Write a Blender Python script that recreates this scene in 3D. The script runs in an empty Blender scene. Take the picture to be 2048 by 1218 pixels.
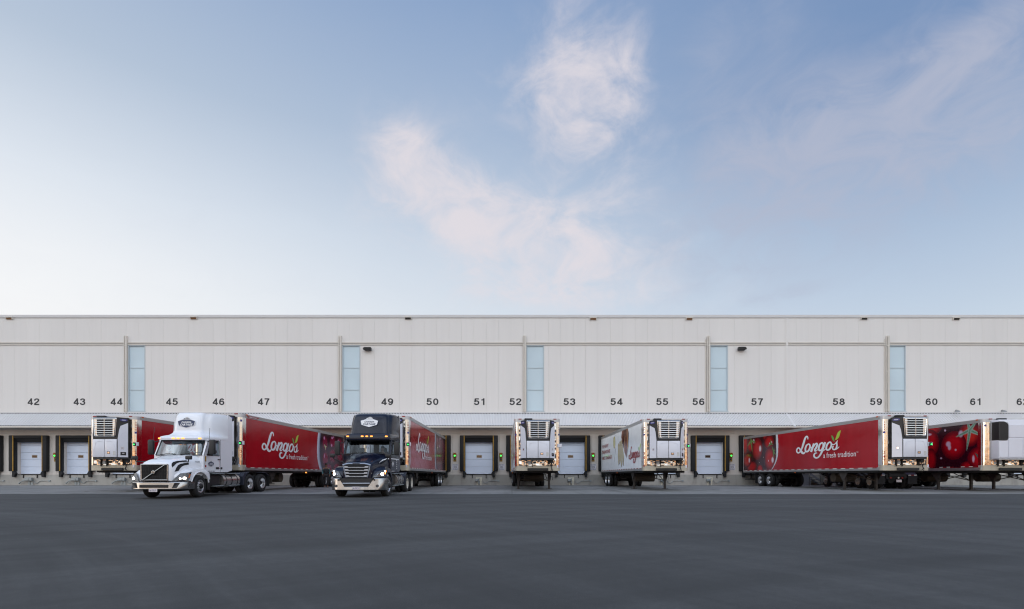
import bpy, bmesh, math, random
from mathutils import Vector, Matrix
random.seed(7)
sc = bpy.context.scene
COL = sc.collection
R = math.radians
PI = math.pi

# ------------------------------------------------------------------ camera
EYE = 0.83
cam = bpy.data.cameras.new('camera')
cam.lens = 18.0
cam.sensor_width = 36.0
cam.shift_y = 343.0 / 2048.0
cam.clip_start = 0.05
cam.clip_end = 3000.0
cam_ob = bpy.data.objects.new('camera', cam)
cam_ob.location = (0, 0, EYE)
cam_ob.rotation_euler = (R(90), 0, 0)
COL.objects.link(cam_ob)
sc.camera = cam_ob

# ------------------------------------------------------------------ colour
def lin(c):
    c = c / 255.0
    return c / 12.92 if c <= 0.04045 else ((c + 0.055) / 1.055) ** 2.4
def S(r, g, b, k=1.0):
    return (lin(r) * k, lin(g) * k, lin(b) * k, 1.0)

# ------------------------------------------------------------------ world: dawn sky with thin pink cloud
SUN_EL, SUN_AZ = R(7.0), R(-112.0)          # low on the left, a little behind the camera
W = bpy.data.worlds.new('World')
sc.world = W
W.use_nodes = True
nt = W.node_tree
nt.nodes.clear()
def N(t, **kw):
    n = nt.nodes.new(t)
    for k, v in kw.items():
        setattr(n, k, v)
    return n
def L(a, b):
    nt.links.new(a, b)
def M(op, a, b=None, c=None, clamp=False):
    n = N('ShaderNodeMath', operation=op, use_clamp=clamp)
    for i, v in enumerate((a, b, c)):
        if v is None:
            continue
        if isinstance(v, (int, float)):
            n.inputs[i].default_value = v
        else:
            L(v, n.inputs[i])
    return n.outputs[0]
def SM(x, lo, hi):
    n = N('ShaderNodeMapRange', interpolation_type='SMOOTHSTEP')
    L(x, n.inputs[0])
    n.inputs[1].default_value = lo
    n.inputs[2].default_value = hi
    return n.outputs[0]
def MIX(f, a, b):
    n = N('ShaderNodeMix', data_type='RGBA')
    if isinstance(f, (int, float)):
        n.inputs[0].default_value = f
    else:
        L(f, n.inputs[0])
    for i, v in ((6, a), (7, b)):
        if isinstance(v, tuple):
            n.inputs[i].default_value = v
        else:
            L(v, n.inputs[i])
    return n.outputs[2]
def RAMP(x, stops):
    n = N('ShaderNodeValToRGB')
    cr = n.color_ramp
    cr.interpolation = 'B_SPLINE' if False else 'LINEAR'
    while len(cr.elements) < len(stops):
        cr.elements.new(0.5)
    for e, (p, c) in zip(cr.elements, stops):
        e.position = p / 90.0
        e.color = c
    L(x, n.inputs[0])
    return n.outputs[0]
tc = N('ShaderNodeTexCoord')
sep = N('ShaderNodeSeparateXYZ')
L(tc.outputs['Generated'], sep.inputs[0])
AZ = M('ARCTAN2', sep.outputs[0], sep.outputs[1])
EL = M('ARCSINE', sep.outputs[2])
en = M('DIVIDE', EL, PI / 2, clamp=True)
rl = RAMP(en, [(0, S(255, 252, 246)), (12, S(254, 254, 254)), (18, S(247, 249, 252)), (24, S(229, 236, 245)), (33, S(187, 202, 221)), (48, S(140, 166, 205)), (90, S(100, 132, 180))])
rc = RAMP(en, [(0, S(238, 238, 240)), (16, S(221, 230, 240)), (24, S(203, 216, 232)), (33, S(172, 191, 217)), (44, S(137, 164, 203)), (90, S(90, 122, 172))])
rr = RAMP(en, [(0, S(222, 226, 232)), (12, S(204, 218, 233)), (17, S(188, 205, 226)), (24, S(162, 184, 213)), (33, S(123, 151, 192)), (90, S(88, 118, 168))])
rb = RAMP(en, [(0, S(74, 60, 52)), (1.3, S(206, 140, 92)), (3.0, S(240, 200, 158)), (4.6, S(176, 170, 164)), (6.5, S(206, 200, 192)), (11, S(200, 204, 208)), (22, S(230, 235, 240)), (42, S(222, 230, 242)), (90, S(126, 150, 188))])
t = M('MULTIPLY_ADD', AZ, 1 / (PI / 2), 0.5)
front = MIX(SM(t, -0.1, 0.55), rl, rc)
front = MIX(SM(t, 0.42, 0.98), front, rr)
# broken cloud low behind the camera
nb = N('ShaderNodeTexNoise')
mb = N('ShaderNodeMapping')
mb.inputs['Scale'].default_value = (5, 5, 16)
L(tc.outputs['Generated'], mb.inputs[0])
L(mb.outputs[0], nb.inputs['Vector'])
nb.inputs['Scale'].default_value = 1.0
nb.inputs['Detail'].default_value = 5
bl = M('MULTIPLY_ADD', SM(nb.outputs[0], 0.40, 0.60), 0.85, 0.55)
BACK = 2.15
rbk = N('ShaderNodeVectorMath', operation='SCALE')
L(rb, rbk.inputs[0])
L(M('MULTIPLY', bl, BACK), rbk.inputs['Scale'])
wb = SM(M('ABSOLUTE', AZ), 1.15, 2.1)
# thin cloud
def blob(px, py, ra, re, amp, rot=0):
    x, z = (px - 1024) / 1024, (952 - py) / 1024
    a0, e0 = math.atan(x), math.atan(z / math.sqrt(1 + x * x))
    da, de = M('SUBTRACT', AZ, a0), M('SUBTRACT', EL, e0)
    c, s = math.cos(R(rot)), math.sin(R(rot))
    u = M('ADD', M('MULTIPLY', da, c / ra), M('MULTIPLY', de, s / ra))
    v = M('ADD', M('MULTIPLY', da, -s / re), M('MULTIPLY', de, c / re))
    q = M('ADD', M('MULTIPLY', u, u), M('MULTIPLY', v, v))
    return M('MULTIPLY', M('EXPONENT', M('MULTIPLY', q, -1.0)), amp)
def total(bs):
    o = bs[0]
    for b in bs[1:]:
        o = M('ADD', o, b)
    return o
def noise(scale, vec_scale, detail, dist, rough=0.55):
    n = N('ShaderNodeTexNoise')
    m = N('ShaderNodeMapping')
    m.inputs['Scale'].default_value = vec_scale
    L(tc.outputs['Generated'], m.inputs[0])
    L(m.outputs[0], n.inputs['Vector'])
    n.inputs['Scale'].default_value = scale
    n.inputs['Detail'].default_value = detail
    n.inputs['Roughness'].default_value = rough
    n.inputs['Distortion'].default_value = dist
    return n.outputs[0]
puff = total([blob(930, 410, .12, .065, 1.15, -18), blob(790, 395, .09, .05, .85), blob(1010, 490, .15, .065, 1.0, -20), blob(1150, 500, .14, .08, .85, -15),
              blob(850, 330, .09, .05, .8, -35), blob(785, 280, .05, .035, .6), blob(980, 575, .08, .04, .55), blob(1060, 430, .07, .035, .4),
              blob(1200, 200, .09, .085, 1.0, 25), blob(1140, 60, .07, .09, .62, 0), blob(1060, 170, .10, .05, .75, 0), blob(1120, 280, .09, .045, .45, 25),
              blob(1250, 140, .045, .07, .5), blob(1270, 370, .14, .06, .45, 20), blob(1180, 590, .26, .035, .5, -4), blob(1300, 480, .12, .05, .4)])
veil = total([blob(1600, 240, .12, .06, .75, 15), blob(1510, 330, .13, .07, .75, 10), blob(1820, 200, .18, .05, .7, 18), blob(1980, 250, .13, .09, .75, 10),
              blob(1760, 360, .22, .08, .75, 10), blob(1420, 140, .05, .12, .5), blob(1550, 595, .10, .016, .55, 6), blob(1480, 440, .2, .06, .5, 8), blob(1980, 50, .12, .05, .4, 15), blob(1400, 560, .14, .03, .35), blob(1540, 40, .05, .07, .4)])
n1 = noise(9.0, (1.0, 1.0, 1.5), 12, .7, .62)
n3 = noise(22.0, (1.0, 1.0, 1.3), 8, .6, .6)
n2 = noise(9.0, (1.0, 1.0, 1.9), 11, 1.0, .6)
tex = M('ADD', n1, M('MULTIPLY', M('SUBTRACT', n3, .5), .32))
# cloud edge eroded by noise: the density threshold rises where the cover is thin
dens = SM(M('ADD', M('MULTIPLY', puff, 0.40), M('MULTIPLY', M('SUBTRACT', tex, .5), 2.6)), -0.22, 1.12)
dens = M('MULTIPLY', dens, M('MULTIPLY_ADD', M('MINIMUM', puff, 1.1), 0.80, 0.0))
veild = SM(M('ADD', M('MULTIPLY', veil, 0.36), M('MULTIPLY', M('SUBTRACT', n2, .5), 2.4)), -0.42, 1.02)
veild = M('MULTIPLY', veild, M('MULTIPLY_ADD', M('MINIMUM', veil, 1.0), 0.85, 0.06))
front = MIX(M('MULTIPLY', veild, 0.95, clamp=True), front, S(182, 188, 208))
front = MIX(M('MULTIPLY', dens, 1.0, clamp=True), front, S(232, 225, 230))
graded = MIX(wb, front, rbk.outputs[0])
sky = N('ShaderNodeTexSky', sky_type='NISHITA')
sky.sun_disc = False
sky.sun_elevation = SUN_EL
sky.sun_rotation = SUN_AZ
sky.air_density = 1.0
sky.dust_density = 1.5
bg = N('ShaderNodeBackground')
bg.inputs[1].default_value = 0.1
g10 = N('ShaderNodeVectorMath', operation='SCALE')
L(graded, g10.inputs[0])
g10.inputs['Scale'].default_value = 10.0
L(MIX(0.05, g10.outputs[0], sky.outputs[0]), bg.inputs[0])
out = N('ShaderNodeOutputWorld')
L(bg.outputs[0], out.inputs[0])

# ------------------------------------------------------------------ sun (veiled, barely above the horizon)
sun = bpy.data.lights.new('sun', 'SUN')
sun.energy = 0.2
sun.angle = R(18)
sun.color = (1.0, 0.90, 0.80)
sun_ob = bpy.data.objects.new('sun', sun)
d = Vector((math.sin(SUN_AZ) * math.cos(SUN_EL), math.cos(SUN_AZ) * math.cos(SUN_EL), math.sin(SUN_EL)))
sun_ob.rotation_euler = d.to_track_quat('Z', 'Y').to_euler()
sun_ob.location = d * 200
COL.objects.link(sun_ob)

vs = sc.view_settings
vs.view_transform = 'Standard'
vs.look = 'None'
vs.exposure = 0.0
vs.gamma = 1.0
vs.use_curve_mapping = False
sc.render.engine = 'CYCLES'
sc.cycles.max_bounces = 8
sc.cycles.use_denoising = True
sc.cycles.denoising_input_passes = 'RGB_ALBEDO_NORMAL'
sc.cycles.denoising_prefilter = 'ACCURATE'
sc.cycles.filter_width = 1.15

# ------------------------------------------------------------------ mesh helpers
class MB:
    def __init__(self):
        self.v, self.f, self.m, self.cols = [], [], [], None
    def add(self, vs, fs, mi=0):
        o = len(self.v)
        self.v += [tuple(p) for p in vs]
        self.f += [tuple(i + o for i in q) for q in fs]
        self.m += [mi] * len(fs)
        return self
    def box(self, x0, x1, y0, y1, z0, z1, mi=0):
        if x0 > x1: x0, x1 = x1, x0
        if y0 > y1: y0, y1 = y1, y0
        if z0 > z1: z0, z1 = z1, z0
        return self.add([(x0, y0, z0), (x1, y0, z0), (x1, y1, z0), (x0, y1, z0), (x0, y0, z1), (x1, y0, z1), (x1, y1, z1), (x0, y1, z1)],
                        [(3, 2, 1, 0), (4, 5, 6, 7), (0, 1, 5, 4), (1, 2, 6, 5), (2, 3, 7, 6), (3, 0, 4, 7)], mi)
    def bm(self, bm, mi=0):
        bm.verts.index_update()
        self.add([v.co[:] for v in bm.verts], [[v.index for v in f.verts] for f in bm.faces], mi)
        bm.free()
        return self
    def bev(self, x0, x1, y0, y1, z0, z1, r=0.02, seg=2, mi=0):
        b = MB().box(x0, x1, y0, y1, z0, z1)
        return self.bm(b.to_bm(r, seg), mi)
    def to_bm(self, r=0, seg=2):
        bm = bmesh.new()
        vs = [bm.verts.new(p) for p in self.v]
        for q in self.f:
            try:
                bm.faces.new([vs[i] for i in q])
            except ValueError:
                pass
        if r:
            bmesh.ops.bevel(bm, geom=bm.edges[:] + bm.verts[:], offset=r, segments=seg, profile=0.5, affect='EDGES', clamp_overlap=True)
        return bm
    def prism(self, poly, axis, a, b, mi=0, r=0, seg=2):
        n = len(poly)
        if axis == 'x':
            g = lambda p, t: (t, p[0], p[1])
        elif axis == 'y':
            g = lambda p, t: (p[0], t, p[1])
        else:
            g = lambda p, t: (p[0], p[1], t)
        t = MB()
        t.add([g(p, a) for p in poly] + [g(p, b) for p in poly],
              [tuple(range(n - 1, -1, -1)), tuple(range(n, 2 * n))] + [(i, (i + 1) % n, n + (i + 1) % n, n + i) for i in range(n)])
        if r:
            return self.bm(t.to_bm(r, seg), mi)
        return self.add(t.v, t.f, mi)
    def cyl(self, p0, p1, r0, r1=None, seg=16, mi=0, caps=True):
        r1 = r0 if r1 is None else r1
        p0, p1 = Vector(p0), Vector(p1)
        q = (p1 - p0).to_track_quat('Z', 'Y')
        vs = []
        for p, r in ((p0, r0), (p1, r1)):
            for i in range(seg):
                a = 2 * PI * i / seg
                vs.append(p + q @ Vector((r * math.cos(a), r * math.sin(a), 0)))
        fs = [(i, (i + 1) % seg, seg + (i + 1) % seg, seg + i) for i in range(seg)]
        if caps:
            fs += [tuple(range(seg - 1, -1, -1)), tuple(range(seg, 2 * seg))]
        return self.add(vs, fs, mi)
    def tube(self, pts, r, seg=8, mi=0):
        for a, b in zip(pts, pts[1:]):
            self.cyl(a, b, r, seg=seg, mi=mi)
        return self
    def lathe(self, prof, c, seg=28, mi=0, sx=1):          # about the x axis; prof = [(radius, x)]
        vs, fs, n = [], [], len(prof)
        for i in range(seg):
            a = 2 * PI * i / seg
            for r, h in prof:
                vs.append((c[0] + h * sx, c[1] + r * math.cos(a), c[2] + r * math.sin(a)))
        for i in range(seg):
            for k in range(n - 1):
                fs.append((i * n + k, i * n + k + 1, ((i + 1) % seg) * n + k + 1, ((i + 1) % seg) * n + k))
        return self.add(vs, fs, mi)
    def loft(self, rings, closed=True, caps=True, mi=0):
        n = len(rings[0])
        vs = [p for r in rings for p in r]
        fs = []
        for k in range(len(rings) - 1):
            for i in range(n if closed else n - 1):
                j = (i + 1) % n
                fs.append((k * n + i, k * n + j, (k + 1) * n + j, (k + 1) * n + i))
        if caps:
            fs.append(tuple(range(n - 1, -1, -1)))
            fs.append(tuple(range((len(rings) - 1) * n, len(rings) * n)))
        return self.add(vs, fs, mi)
    def poly(self, pts, mi=0):
        return self.add(pts, [tuple(range(len(pts)))], mi)
    def text(self, s, o, u, v, w, h, mi=0, bold=0.0, center=True, shear=0.0):
        vs, fs = glyphs(s, bold)
        o, u, v = Vector(o), Vector(u), Vector(v)
        if w is None:
            ar = glyphs.ar[(s, bold)]
            w = h * ar
        dx, dy = (0.5, 0.5) if center else (0, 0)
        self.add([o + u * ((a - dx) * w + (b - dy) * h * shear) + v * ((b - dy) * h) for a, b in vs], fs, mi)
        return self
    def build(self, name, mats, parent=None, smooth=None, loc=None):
        me = bpy.data.meshes.new(name)
        me.from_pydata(self.v, [], self.f)
        if not isinstance(mats, (list, tuple)):
            mats = [mats]
        for m in mats:
            me.materials.append(m)
        me.polygons.foreach_set('material_index', self.m)
        if self.cols:
            at = me.color_attributes.new('print', 'FLOAT_COLOR', 'POINT')
            for i, c in enumerate(self.cols):
                at.data[i].color = c
        bm = bmesh.new()
        bm.from_mesh(me)
        if len(bm.faces) < 60000:
            bmesh.ops.recalc_face_normals(bm, faces=bm.faces[:])
        bm.to_mesh(me)
        bm.free()
        me.update()
        if smooth:
            me.polygons.foreach_set('use_smooth', [True] * len(me.polygons))
            me.set_sharp_from_angle(angle=R(smooth))
        o = bpy.data.objects.new(name, me)
        COL.objects.link(o)
        if parent is not None:
            o.parent = parent
        if loc:
            o.location = loc
        return o

_gl = {}
def glyphs(s, bold=0.0):
    k = (s, bold)
    if k in _gl:
        return _gl[k]
    c = bpy.data.curves.new('t', 'FONT')
    c.body = s
    c.resolution_u = 3
    c.offset = bold
    c.space_character = 1.0 + bold * 2.2
    o = bpy.data.objects.new('t', c)
    COL.objects.link(o)
    dg = bpy.context.evaluated_depsgraph_get()
    me = bpy.data.meshes.new_from_object(o.evaluated_get(dg))
    vs = [(v.co.x, v.co.y) for v in me.vertices]
    fs = [tuple(p.vertices) for p in me.polygons]
    bpy.data.objects.remove(o)
    bpy.data.curves.remove(c)
    bpy.data.meshes.remove(me)
    x0, x1 = min(p[0] for p in vs), max(p[0] for p in vs)
    y0, y1 = min(p[1] for p in vs), max(p[1] for p in vs)
    glyphs.ar[k] = (x1 - x0) / (y1 - y0)
    _gl[k] = ([((a - x0) / (x1 - x0), (b - y0) / (y1 - y0)) for a, b in vs], fs)
    return _gl[k]
glyphs.ar = {}

# bold upright figures drawn as strokes (points in a 0.72 x 1 box, stroke width 0.19)
DIG = {
 '0': [[(.36, .90), (.18, .80), (.11, .5), (.18, .20), (.36, .10), (.54, .20), (.61, .5), (.54, .80), (.36, .90)]],
 '1': [[(.42, 1.0), (.42, 0)], [(.40, .80), (.12, .74)]],
 '2': [[(.11, .66), (.15, .83), (.36, .905), (.56, .83), (.58, .66), (.42, .45), (.16, .24), (.12, .05)], [(.06, .085), (.68, .085)]],
 '3': [[(.10, .70), (.16, .84), (.36, .905), (.54, .83), (.55, .67), (.44, .56), (.32, .53)], [(.32, .53), (.50, .49), (.60, .32), (.52, .15), (.34, .09), (.15, .16), (.09, .32)]],
 '4': [[(.50, 1.0), (.50, 0)], [(.52, .93), (.09, .31)], [(.03, .27), (.72, .27)]],
 '5': [[(.17, .915), (.64, .915)], [(.19, .98), (.13, .46)], [(.14, .50), (.24, .59), (.40, .61), (.56, .51), (.60, .34), (.52, .16), (.34, .09), (.16, .15), (.09, .30)]],
 '6': [[(.58, .74), (.50, .87), (.36, .905), (.20, .80), (.11, .52), (.14, .22), (.34, .09), (.53, .15), (.60, .34), (.52, .53), (.34, .58), (.18, .48)]],
 '7': [[(.05, .915), (.67, .915)], [(.60, .90), (.40, .55), (.27, 0)]],
 '8': [[(.36, .905), (.19, .83), (.17, .68), (.36, .54), (.55, .68), (.53, .83), (.36, .905)], [(.36, .54), (.14, .41), (.12, .22), (.36, .09), (.60, .22), (.58, .41), (.36, .54)]],
 '9': [[(.14, .26), (.22, .13), (.36, .095), (.52, .20), (.61, .48), (.58, .78), (.38, .91), (.19, .85), (.12, .66), (.20, .47), (.38, .42), (.54, .52)]]}
def smooth_path(P, n=5):
    out = []
    for i in range(len(P) - 1):
        p1, p2 = P[i], P[i + 1]
        cl = P[0] == P[-1]
        p0 = P[i - 1] if i else (P[-2] if cl else P[0])
        p3 = P[i + 2] if i + 2 < len(P) else (P[1] if cl else P[-1])
        for k in range(n):
            t = k / n
            out.append(tuple(.5 * (2 * b + (c - a) * t + (2 * a - 5 * b + 4 * c - d) * t * t + (3 * b - a - 3 * c + d) * t ** 3) for a, b, c, d in zip(p0, p1, p2, p3)))
    out.append(P[-1])
    return out
def figures(m, s, cx, y, cz, h, w, sw=.19):
    n = len(s)
    adv = w / n
    for i, ch in enumerate(s):
        ox = cx - w / 2 + adv * (i + .5)
        sx, k = adv / .84, 0.0
        for st in DIG[ch]:
            P = smooth_path(st) if len(st) > 2 else st
            prev = None
            for j, p in enumerate(P):
                a = P[max(0, j - 1)]; b = P[min(len(P) - 1, j + 1)]
                if P[0] == P[-1] and j in (0, len(P) - 1): a, b = P[-2], P[1]
                dx, dz = (b[0] - a[0]) * sx, (b[1] - a[1]) * h
                l = math.hypot(dx, dz) or 1
                nx, nz = -dz / l * sw * sx / 2, dx / l * sw * h / 2 * .92
                k += .00012
                q = [(ox + (p[0] - .36) * sx + nx, y - k, cz + (p[1] - .5) * h + nz), (ox + (p[0] - .36) * sx - nx, y - k, cz + (p[1] - .5) * h - nz)]
                if prev: m.poly([prev[0], prev[1], q[1], q[0]])
                prev = q
    return m
def tag(o, label, cat, group=None):
    o['label'] = label
    o['category'] = cat
    if group:
        o['group'] = group
    return o
def thing(name, label, cat, loc=(0, 0, 0), rz=0, rx=0, group=None):
    o = bpy.data.objects.new(name, None)
    o.empty_display_size = 0.2
    COL.objects.link(o)
    o.location = loc
    o.rotation_euler = (rx, 0, rz)
    return tag(o, label, cat, group)
def dup(root, loc, label, rz=0):
    r = root.copy()
    COL.objects.link(r)
    r.location = loc
    r.rotation_euler[2] = rz
    r['label'] = label
    for ch in list(root.children):
        c = ch.copy()
        COL.objects.link(c)
        c.parent = r
        for g in list(ch.children):
            q = g.copy()
            COL.objects.link(q)
            q.parent = c
    return r
def structure(o):
    o['kind'] = 'structure'
    return o

# ------------------------------------------------------------------ materials
def mat(name, col, rough=0.5, metal=0.0, var=0.0, vscale=2.0, vdet=4, vvec=(1, 1, 1), bump=0.0, bscale=20.0, bdet=2, bvec=(1, 1, 1), coat=0.0, emis=0.0, dirt=None, dirt_amt=0.0, spec=0.5, rvar=0.0):
    m = bpy.data.materials.new(name)
    m.use_nodes = True
    T = m.node_tree
    b = T.nodes['Principled BSDF']
    b.inputs['Base Color'].default_value = col
    b.inputs['Roughness'].default_value = rough
    b.inputs['Metallic'].default_value = metal
    b.inputs['Specular IOR Level'].default_value = spec
    b.inputs['Coat Weight'].default_value = coat
    b.inputs['Coat Roughness'].default_value = 0.05
    if emis:
        b.inputs['Emission Color'].default_value = col
        b.inputs['Emission Strength'].default_value = emis
    tc = T.nodes.new('ShaderNodeTexCoord')
    def nz(scale, det, vec):
        mp = T.nodes.new('ShaderNodeMapping')
        mp.inputs['Scale'].default_value = vec
        T.links.new(tc.outputs['Object'], mp.inputs[0])
        n = T.nodes.new('ShaderNodeTexNoise')
        n.inputs['Scale'].default_value = scale
        n.inputs['Detail'].default_value = det
        T.links.new(mp.outputs[0], n.inputs['Vector'])
        return n.outputs[0]
    def mixc(f, a, bb):
        x = T.nodes.new('ShaderNodeMix')
        x.data_type = 'RGBA'
        T.links.new(f, x.inputs[0])
        for i, v in ((6, a), (7, bb)):
            if isinstance(v, tuple):
                x.inputs[i].default_value = v
            else:
                T.links.new(v, x.inputs[i])
        return x.outputs[2]
    def rng(f, a, bb, c=0.0, dd=1.0):
        x = T.nodes.new('ShaderNodeMapRange')
        T.links.new(f, x.inputs[0])
        for i, v in enumerate((a, bb, c, dd)):
            x.inputs[i + 1].default_value = v
        return x.outputs[0]
    cur = col
    if var:
        n = nz(vscale, vdet, vvec)
        cur = mixc(rng(n, 0.3, 0.7), tuple(c * (1 - var) for c in col[:3]) + (1,), tuple(min(1, c * (1 + var)) for c in col[:3]) + (1,))
    if dirt:
        n = nz(dirt_amt and 1.7, 6, (1, 1, 0.45))
        cur = mixc(rng(n, 0.48, 0.75, 0.0, dirt_amt), cur, dirt)
    if not isinstance(cur, tuple):
        T.links.new(cur, b.inputs['Base Color'])
    if rvar:
        T.links.new(rng(nz(3.0, 4, (1, 1, 1)), 0.3, 0.7, max(0.02, rough - rvar), rough + rvar), b.inputs['Roughness'])
    if bump:
        bp = T.nodes.new('ShaderNodeBump')
        bp.inputs['Strength'].default_value = 1.0
        bp.inputs['Distance'].default_value = bump
        T.links.new(nz(bscale, bdet, bvec), bp.inputs['Height'])
        T.links.new(bp.outputs[0], b.inputs['Normal'])
    m['b'] = 1
    return m

K = {}
K['facade'] = mat('facade_panel', S(222, 219, 216), 0.62, var=0.022, vscale=0.35, vdet=5, vvec=(1, 1, .25), bump=0.0015, bscale=28)
K['facade_low'] = mat('dock_wall_panel', S(210, 204, 198), 0.65, var=0.03, vscale=0.6, vdet=5, bump=0.0015, bscale=28)
K['trim'] = mat('cream_trim', S(205, 200, 192), 0.5, var=0.03, vscale=1.2)
K['coping'] = mat('coping_metal', S(206, 205, 205), 0.45, var=0.02)
K['joint'] = mat('panel_joint', S(200, 199, 197), 0.8)
K['canopy'] = mat('canopy_sheet', S(204, 204, 206), 0.45, var=0.03, vscale=0.5, vdet=5)
K['concrete'] = mat('foundation_concrete', S(166, 164, 159), 0.85, var=0.2, vscale=0.12, vdet=7, bump=0.004, bscale=14, dirt=S(104, 102, 98), dirt_amt=0.55)
K['black'] = mat('black_rubber', S(23, 24, 28), 0.75, var=0.15, vscale=6, bump=0.004, bscale=30)
K['blackp'] = mat('black_plastic', S(32, 33, 36), 0.5, var=0.08, vscale=5)
K['dark'] = mat('underframe_steel', S(28, 27, 27), 0.75, var=0.3, vscale=5, dirt=S(50, 44, 38), dirt_amt=0.5)
K['rust'] = mat('weathered_brace', S(66, 57, 48), 0.8, var=0.25, vscale=4)
K['leg'] = mat('landing_leg_steel', S(54, 50, 48), 0.65, var=0.25, vscale=4)
K['tyre'] = mat('tyre_rubber', S(30, 30, 32), 0.8, var=0.2, vscale=8)
K['rim'] = mat('polished_wheel', S(214, 215, 218), 0.30, metal=0.85, rvar=0.08)
K['rimw'] = mat('white_wheel', S(196, 192, 184), 0.45, var=0.1)
K['hub'] = mat('hub_dark', S(50, 50, 52), 0.5, metal=0.6)
K['yellow'] = mat('yellow_stripe', S(158, 122, 44), 0.6, var=0.18, vscale=5)
K['door'] = mat('dock_door_white', S(213, 224, 243), 0.4, var=0.025, vscale=1.0)
K['doorglass'] = mat('dock_door_glass', S(58, 52, 48), 0.08, spec=0.8)
K['window'] = mat('translucent_panel', S(194, 212, 221), 0.35, var=0.05, vscale=0.35, spec=0.5)
K['winframe'] = mat('window_frame', S(182, 192, 198), 0.4)
K['number'] = mat('painted_number', S(44, 46, 50), 0.6)
K['alu'] = mat('aluminium_rail', S(176, 176, 176), 0.42, metal=0.75, var=0.06, vscale=3, rvar=0.08)
K['sill'] = mat('cream_sill_panel', S(180, 174, 160), 0.5, metal=0.35, var=0.06, vscale=4)
K['steel'] = mat('polished_steel_front', S(206, 202, 198), 0.10, metal=1.0, bump=0.075, bscale=2.5, bdet=1.2, rvar=0.03)
K['post'] = mat('polished_corner_post', S(222, 220, 216), 0.12, metal=1.0, bump=0.004, bscale=3, rvar=0.05)
K['chrome'] = mat('chrome', S(172, 172, 172), 0.26, metal=1.0, bump=0.006, bscale=3)
K['red'] = mat('red_wrap', S(158, 14, 29), 0.19, var=0.10, vscale=1.1, vdet=5, vvec=(1, 2.2, .3), bump=0.0022, bscale=5, bvec=(1, 1, .08), rvar=0.07)
K['whitewrap'] = mat('white_wrap', S(238, 241, 244), 0.2, var=0.03, vscale=1.2, vvec=(1, 2, .3), bump=0.0022, bscale=5, bvec=(1, 1, .08), rvar=0.07)
K['boxgrey'] = mat('trailer_box', S(190, 190, 190), 0.4, var=0.04)
K['reefer'] = mat('unit_white', S(214, 216, 226), 0.32, var=0.025, vscale=1.5, coat=0.2)
K['unitblack'] = mat('unit_black', S(30, 31, 35), 0.45)
K['badge'] = mat('blue_badge', S(48, 52, 128), 0.3)
K['white'] = mat('white_paint', S(228, 231, 238), 0.22, var=0.02, vscale=1.2, coat=0.5)
K['navy'] = mat('navy_paint', S(17, 22, 40), 0.20, var=0.06, vscale=1.5, spec=0.42)
K['header'] = mat('front_header_metal', S(196, 196, 198), 0.4, metal=0.4, var=0.1, vscale=4)
K['satinbright'] = mat('bright_grille_metal', S(214, 214, 214), 0.2, metal=0.9, bump=0.006, bscale=3)
K['satin'] = mat('satin_silver', S(190, 197, 208), 0.32, metal=0.55)
K['navyflat'] = mat('navy_plastic', S(40, 45, 60), 0.5, var=0.06)
K['navyink'] = mat('navy_ink', S(44, 56, 88), 0.4)
K['whiteink'] = mat('white_ink', S(226, 228, 232), 0.35)
K['redink'] = mat('red_ink', S(150, 26, 34), 0.4)
K['leafd'] = mat('green_ink', S(84, 160, 72), 0.35)
K['leafl'] = mat('lime_ink', S(166, 196, 64), 0.35)
K['plate'] = mat('number_plate', S(206, 200, 204), 0.4)
K['plateink'] = mat('plate_ink', S(60, 66, 110), 0.5)
K['tank'] = mat('fuel_tank_alu', S(178, 174, 172), 0.32, metal=0.85, var=0.08, rvar=0.1)
K['tankrust'] = mat('reefer_tank', S(74, 66, 55), 0.6, metal=0.2, var=0.15)
K['galv'] = mat('galvanised', S(150, 158, 162), 0.5, metal=0.55, var=0.12, vscale=7)
K['pale'] = mat('pale_plate', S(206, 202, 186), 0.55, var=0.05)
K['signwhite'] = mat('sign_white', S(216, 216, 226), 0.45)
K['bronze'] = mat('bronze_fixture', S(66, 60, 54), 0.4, metal=0.3)
K['greylamp'] = mat('grey_fixture', S(150, 152, 152), 0.4, metal=0.5)
K['amber'] = mat('amber_lamp', S(255, 150, 62), 0.3, emis=2.6)
K['amberdim'] = mat('amber_lens', S(190, 92, 34), 0.3)
K['redlens'] = mat('red_lens', S(150, 28, 24), 0.3)
K['green'] = mat('green_lamp', S(50, 240, 90), 0.3, emis=2.4)
K['greendim'] = mat('green_led', S(60, 255, 110), 0.3, emis=2.2)
K['glow'] = mat('lit_fixture', S(128, 92, 60), 0.4, emis=0.12)
K['head'] = mat('headlight_bulb', S(255, 246, 230), 0.2, emis=9.0)
K['reflr'] = mat('reflector_red', S(140, 26, 34), 0.35)
K['reflw'] = mat('reflector_white', S(214, 212, 206), 0.35)
K['lampglass'] = mat('lamp_glass', S(40, 42, 46), 0.06, spec=0.8, coat=0.6)
K['lampsilver'] = mat('lamp_reflector', S(196, 198, 204), 0.1, metal=1.0)
K['seat'] = mat('seat_fabric', S(44, 46, 50), 0.85)
K['interior'] = mat('cab_interior', S(58, 60, 64), 0.8)
K['skin'] = mat('skin', S(120, 84, 66), 0.6)
K['jacket'] = mat('dark_jacket', S(30, 34, 40), 0.85, var=0.15, vscale=9)
K['sleeve'] = mat('teal_sleeve', S(70, 104, 112), 0.85, var=0.1)
K['jeans'] = mat('dark_trousers', S(34, 34, 38), 0.85, var=0.15)
K['shoe'] = mat('pale_shoe', S(170, 168, 168), 0.6)
K['hair'] = mat('black_hair', S(20, 18, 18), 0.7)
K['stairgrey'] = mat('stair_steel', S(128, 132, 140), 0.5, metal=0.4)
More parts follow.
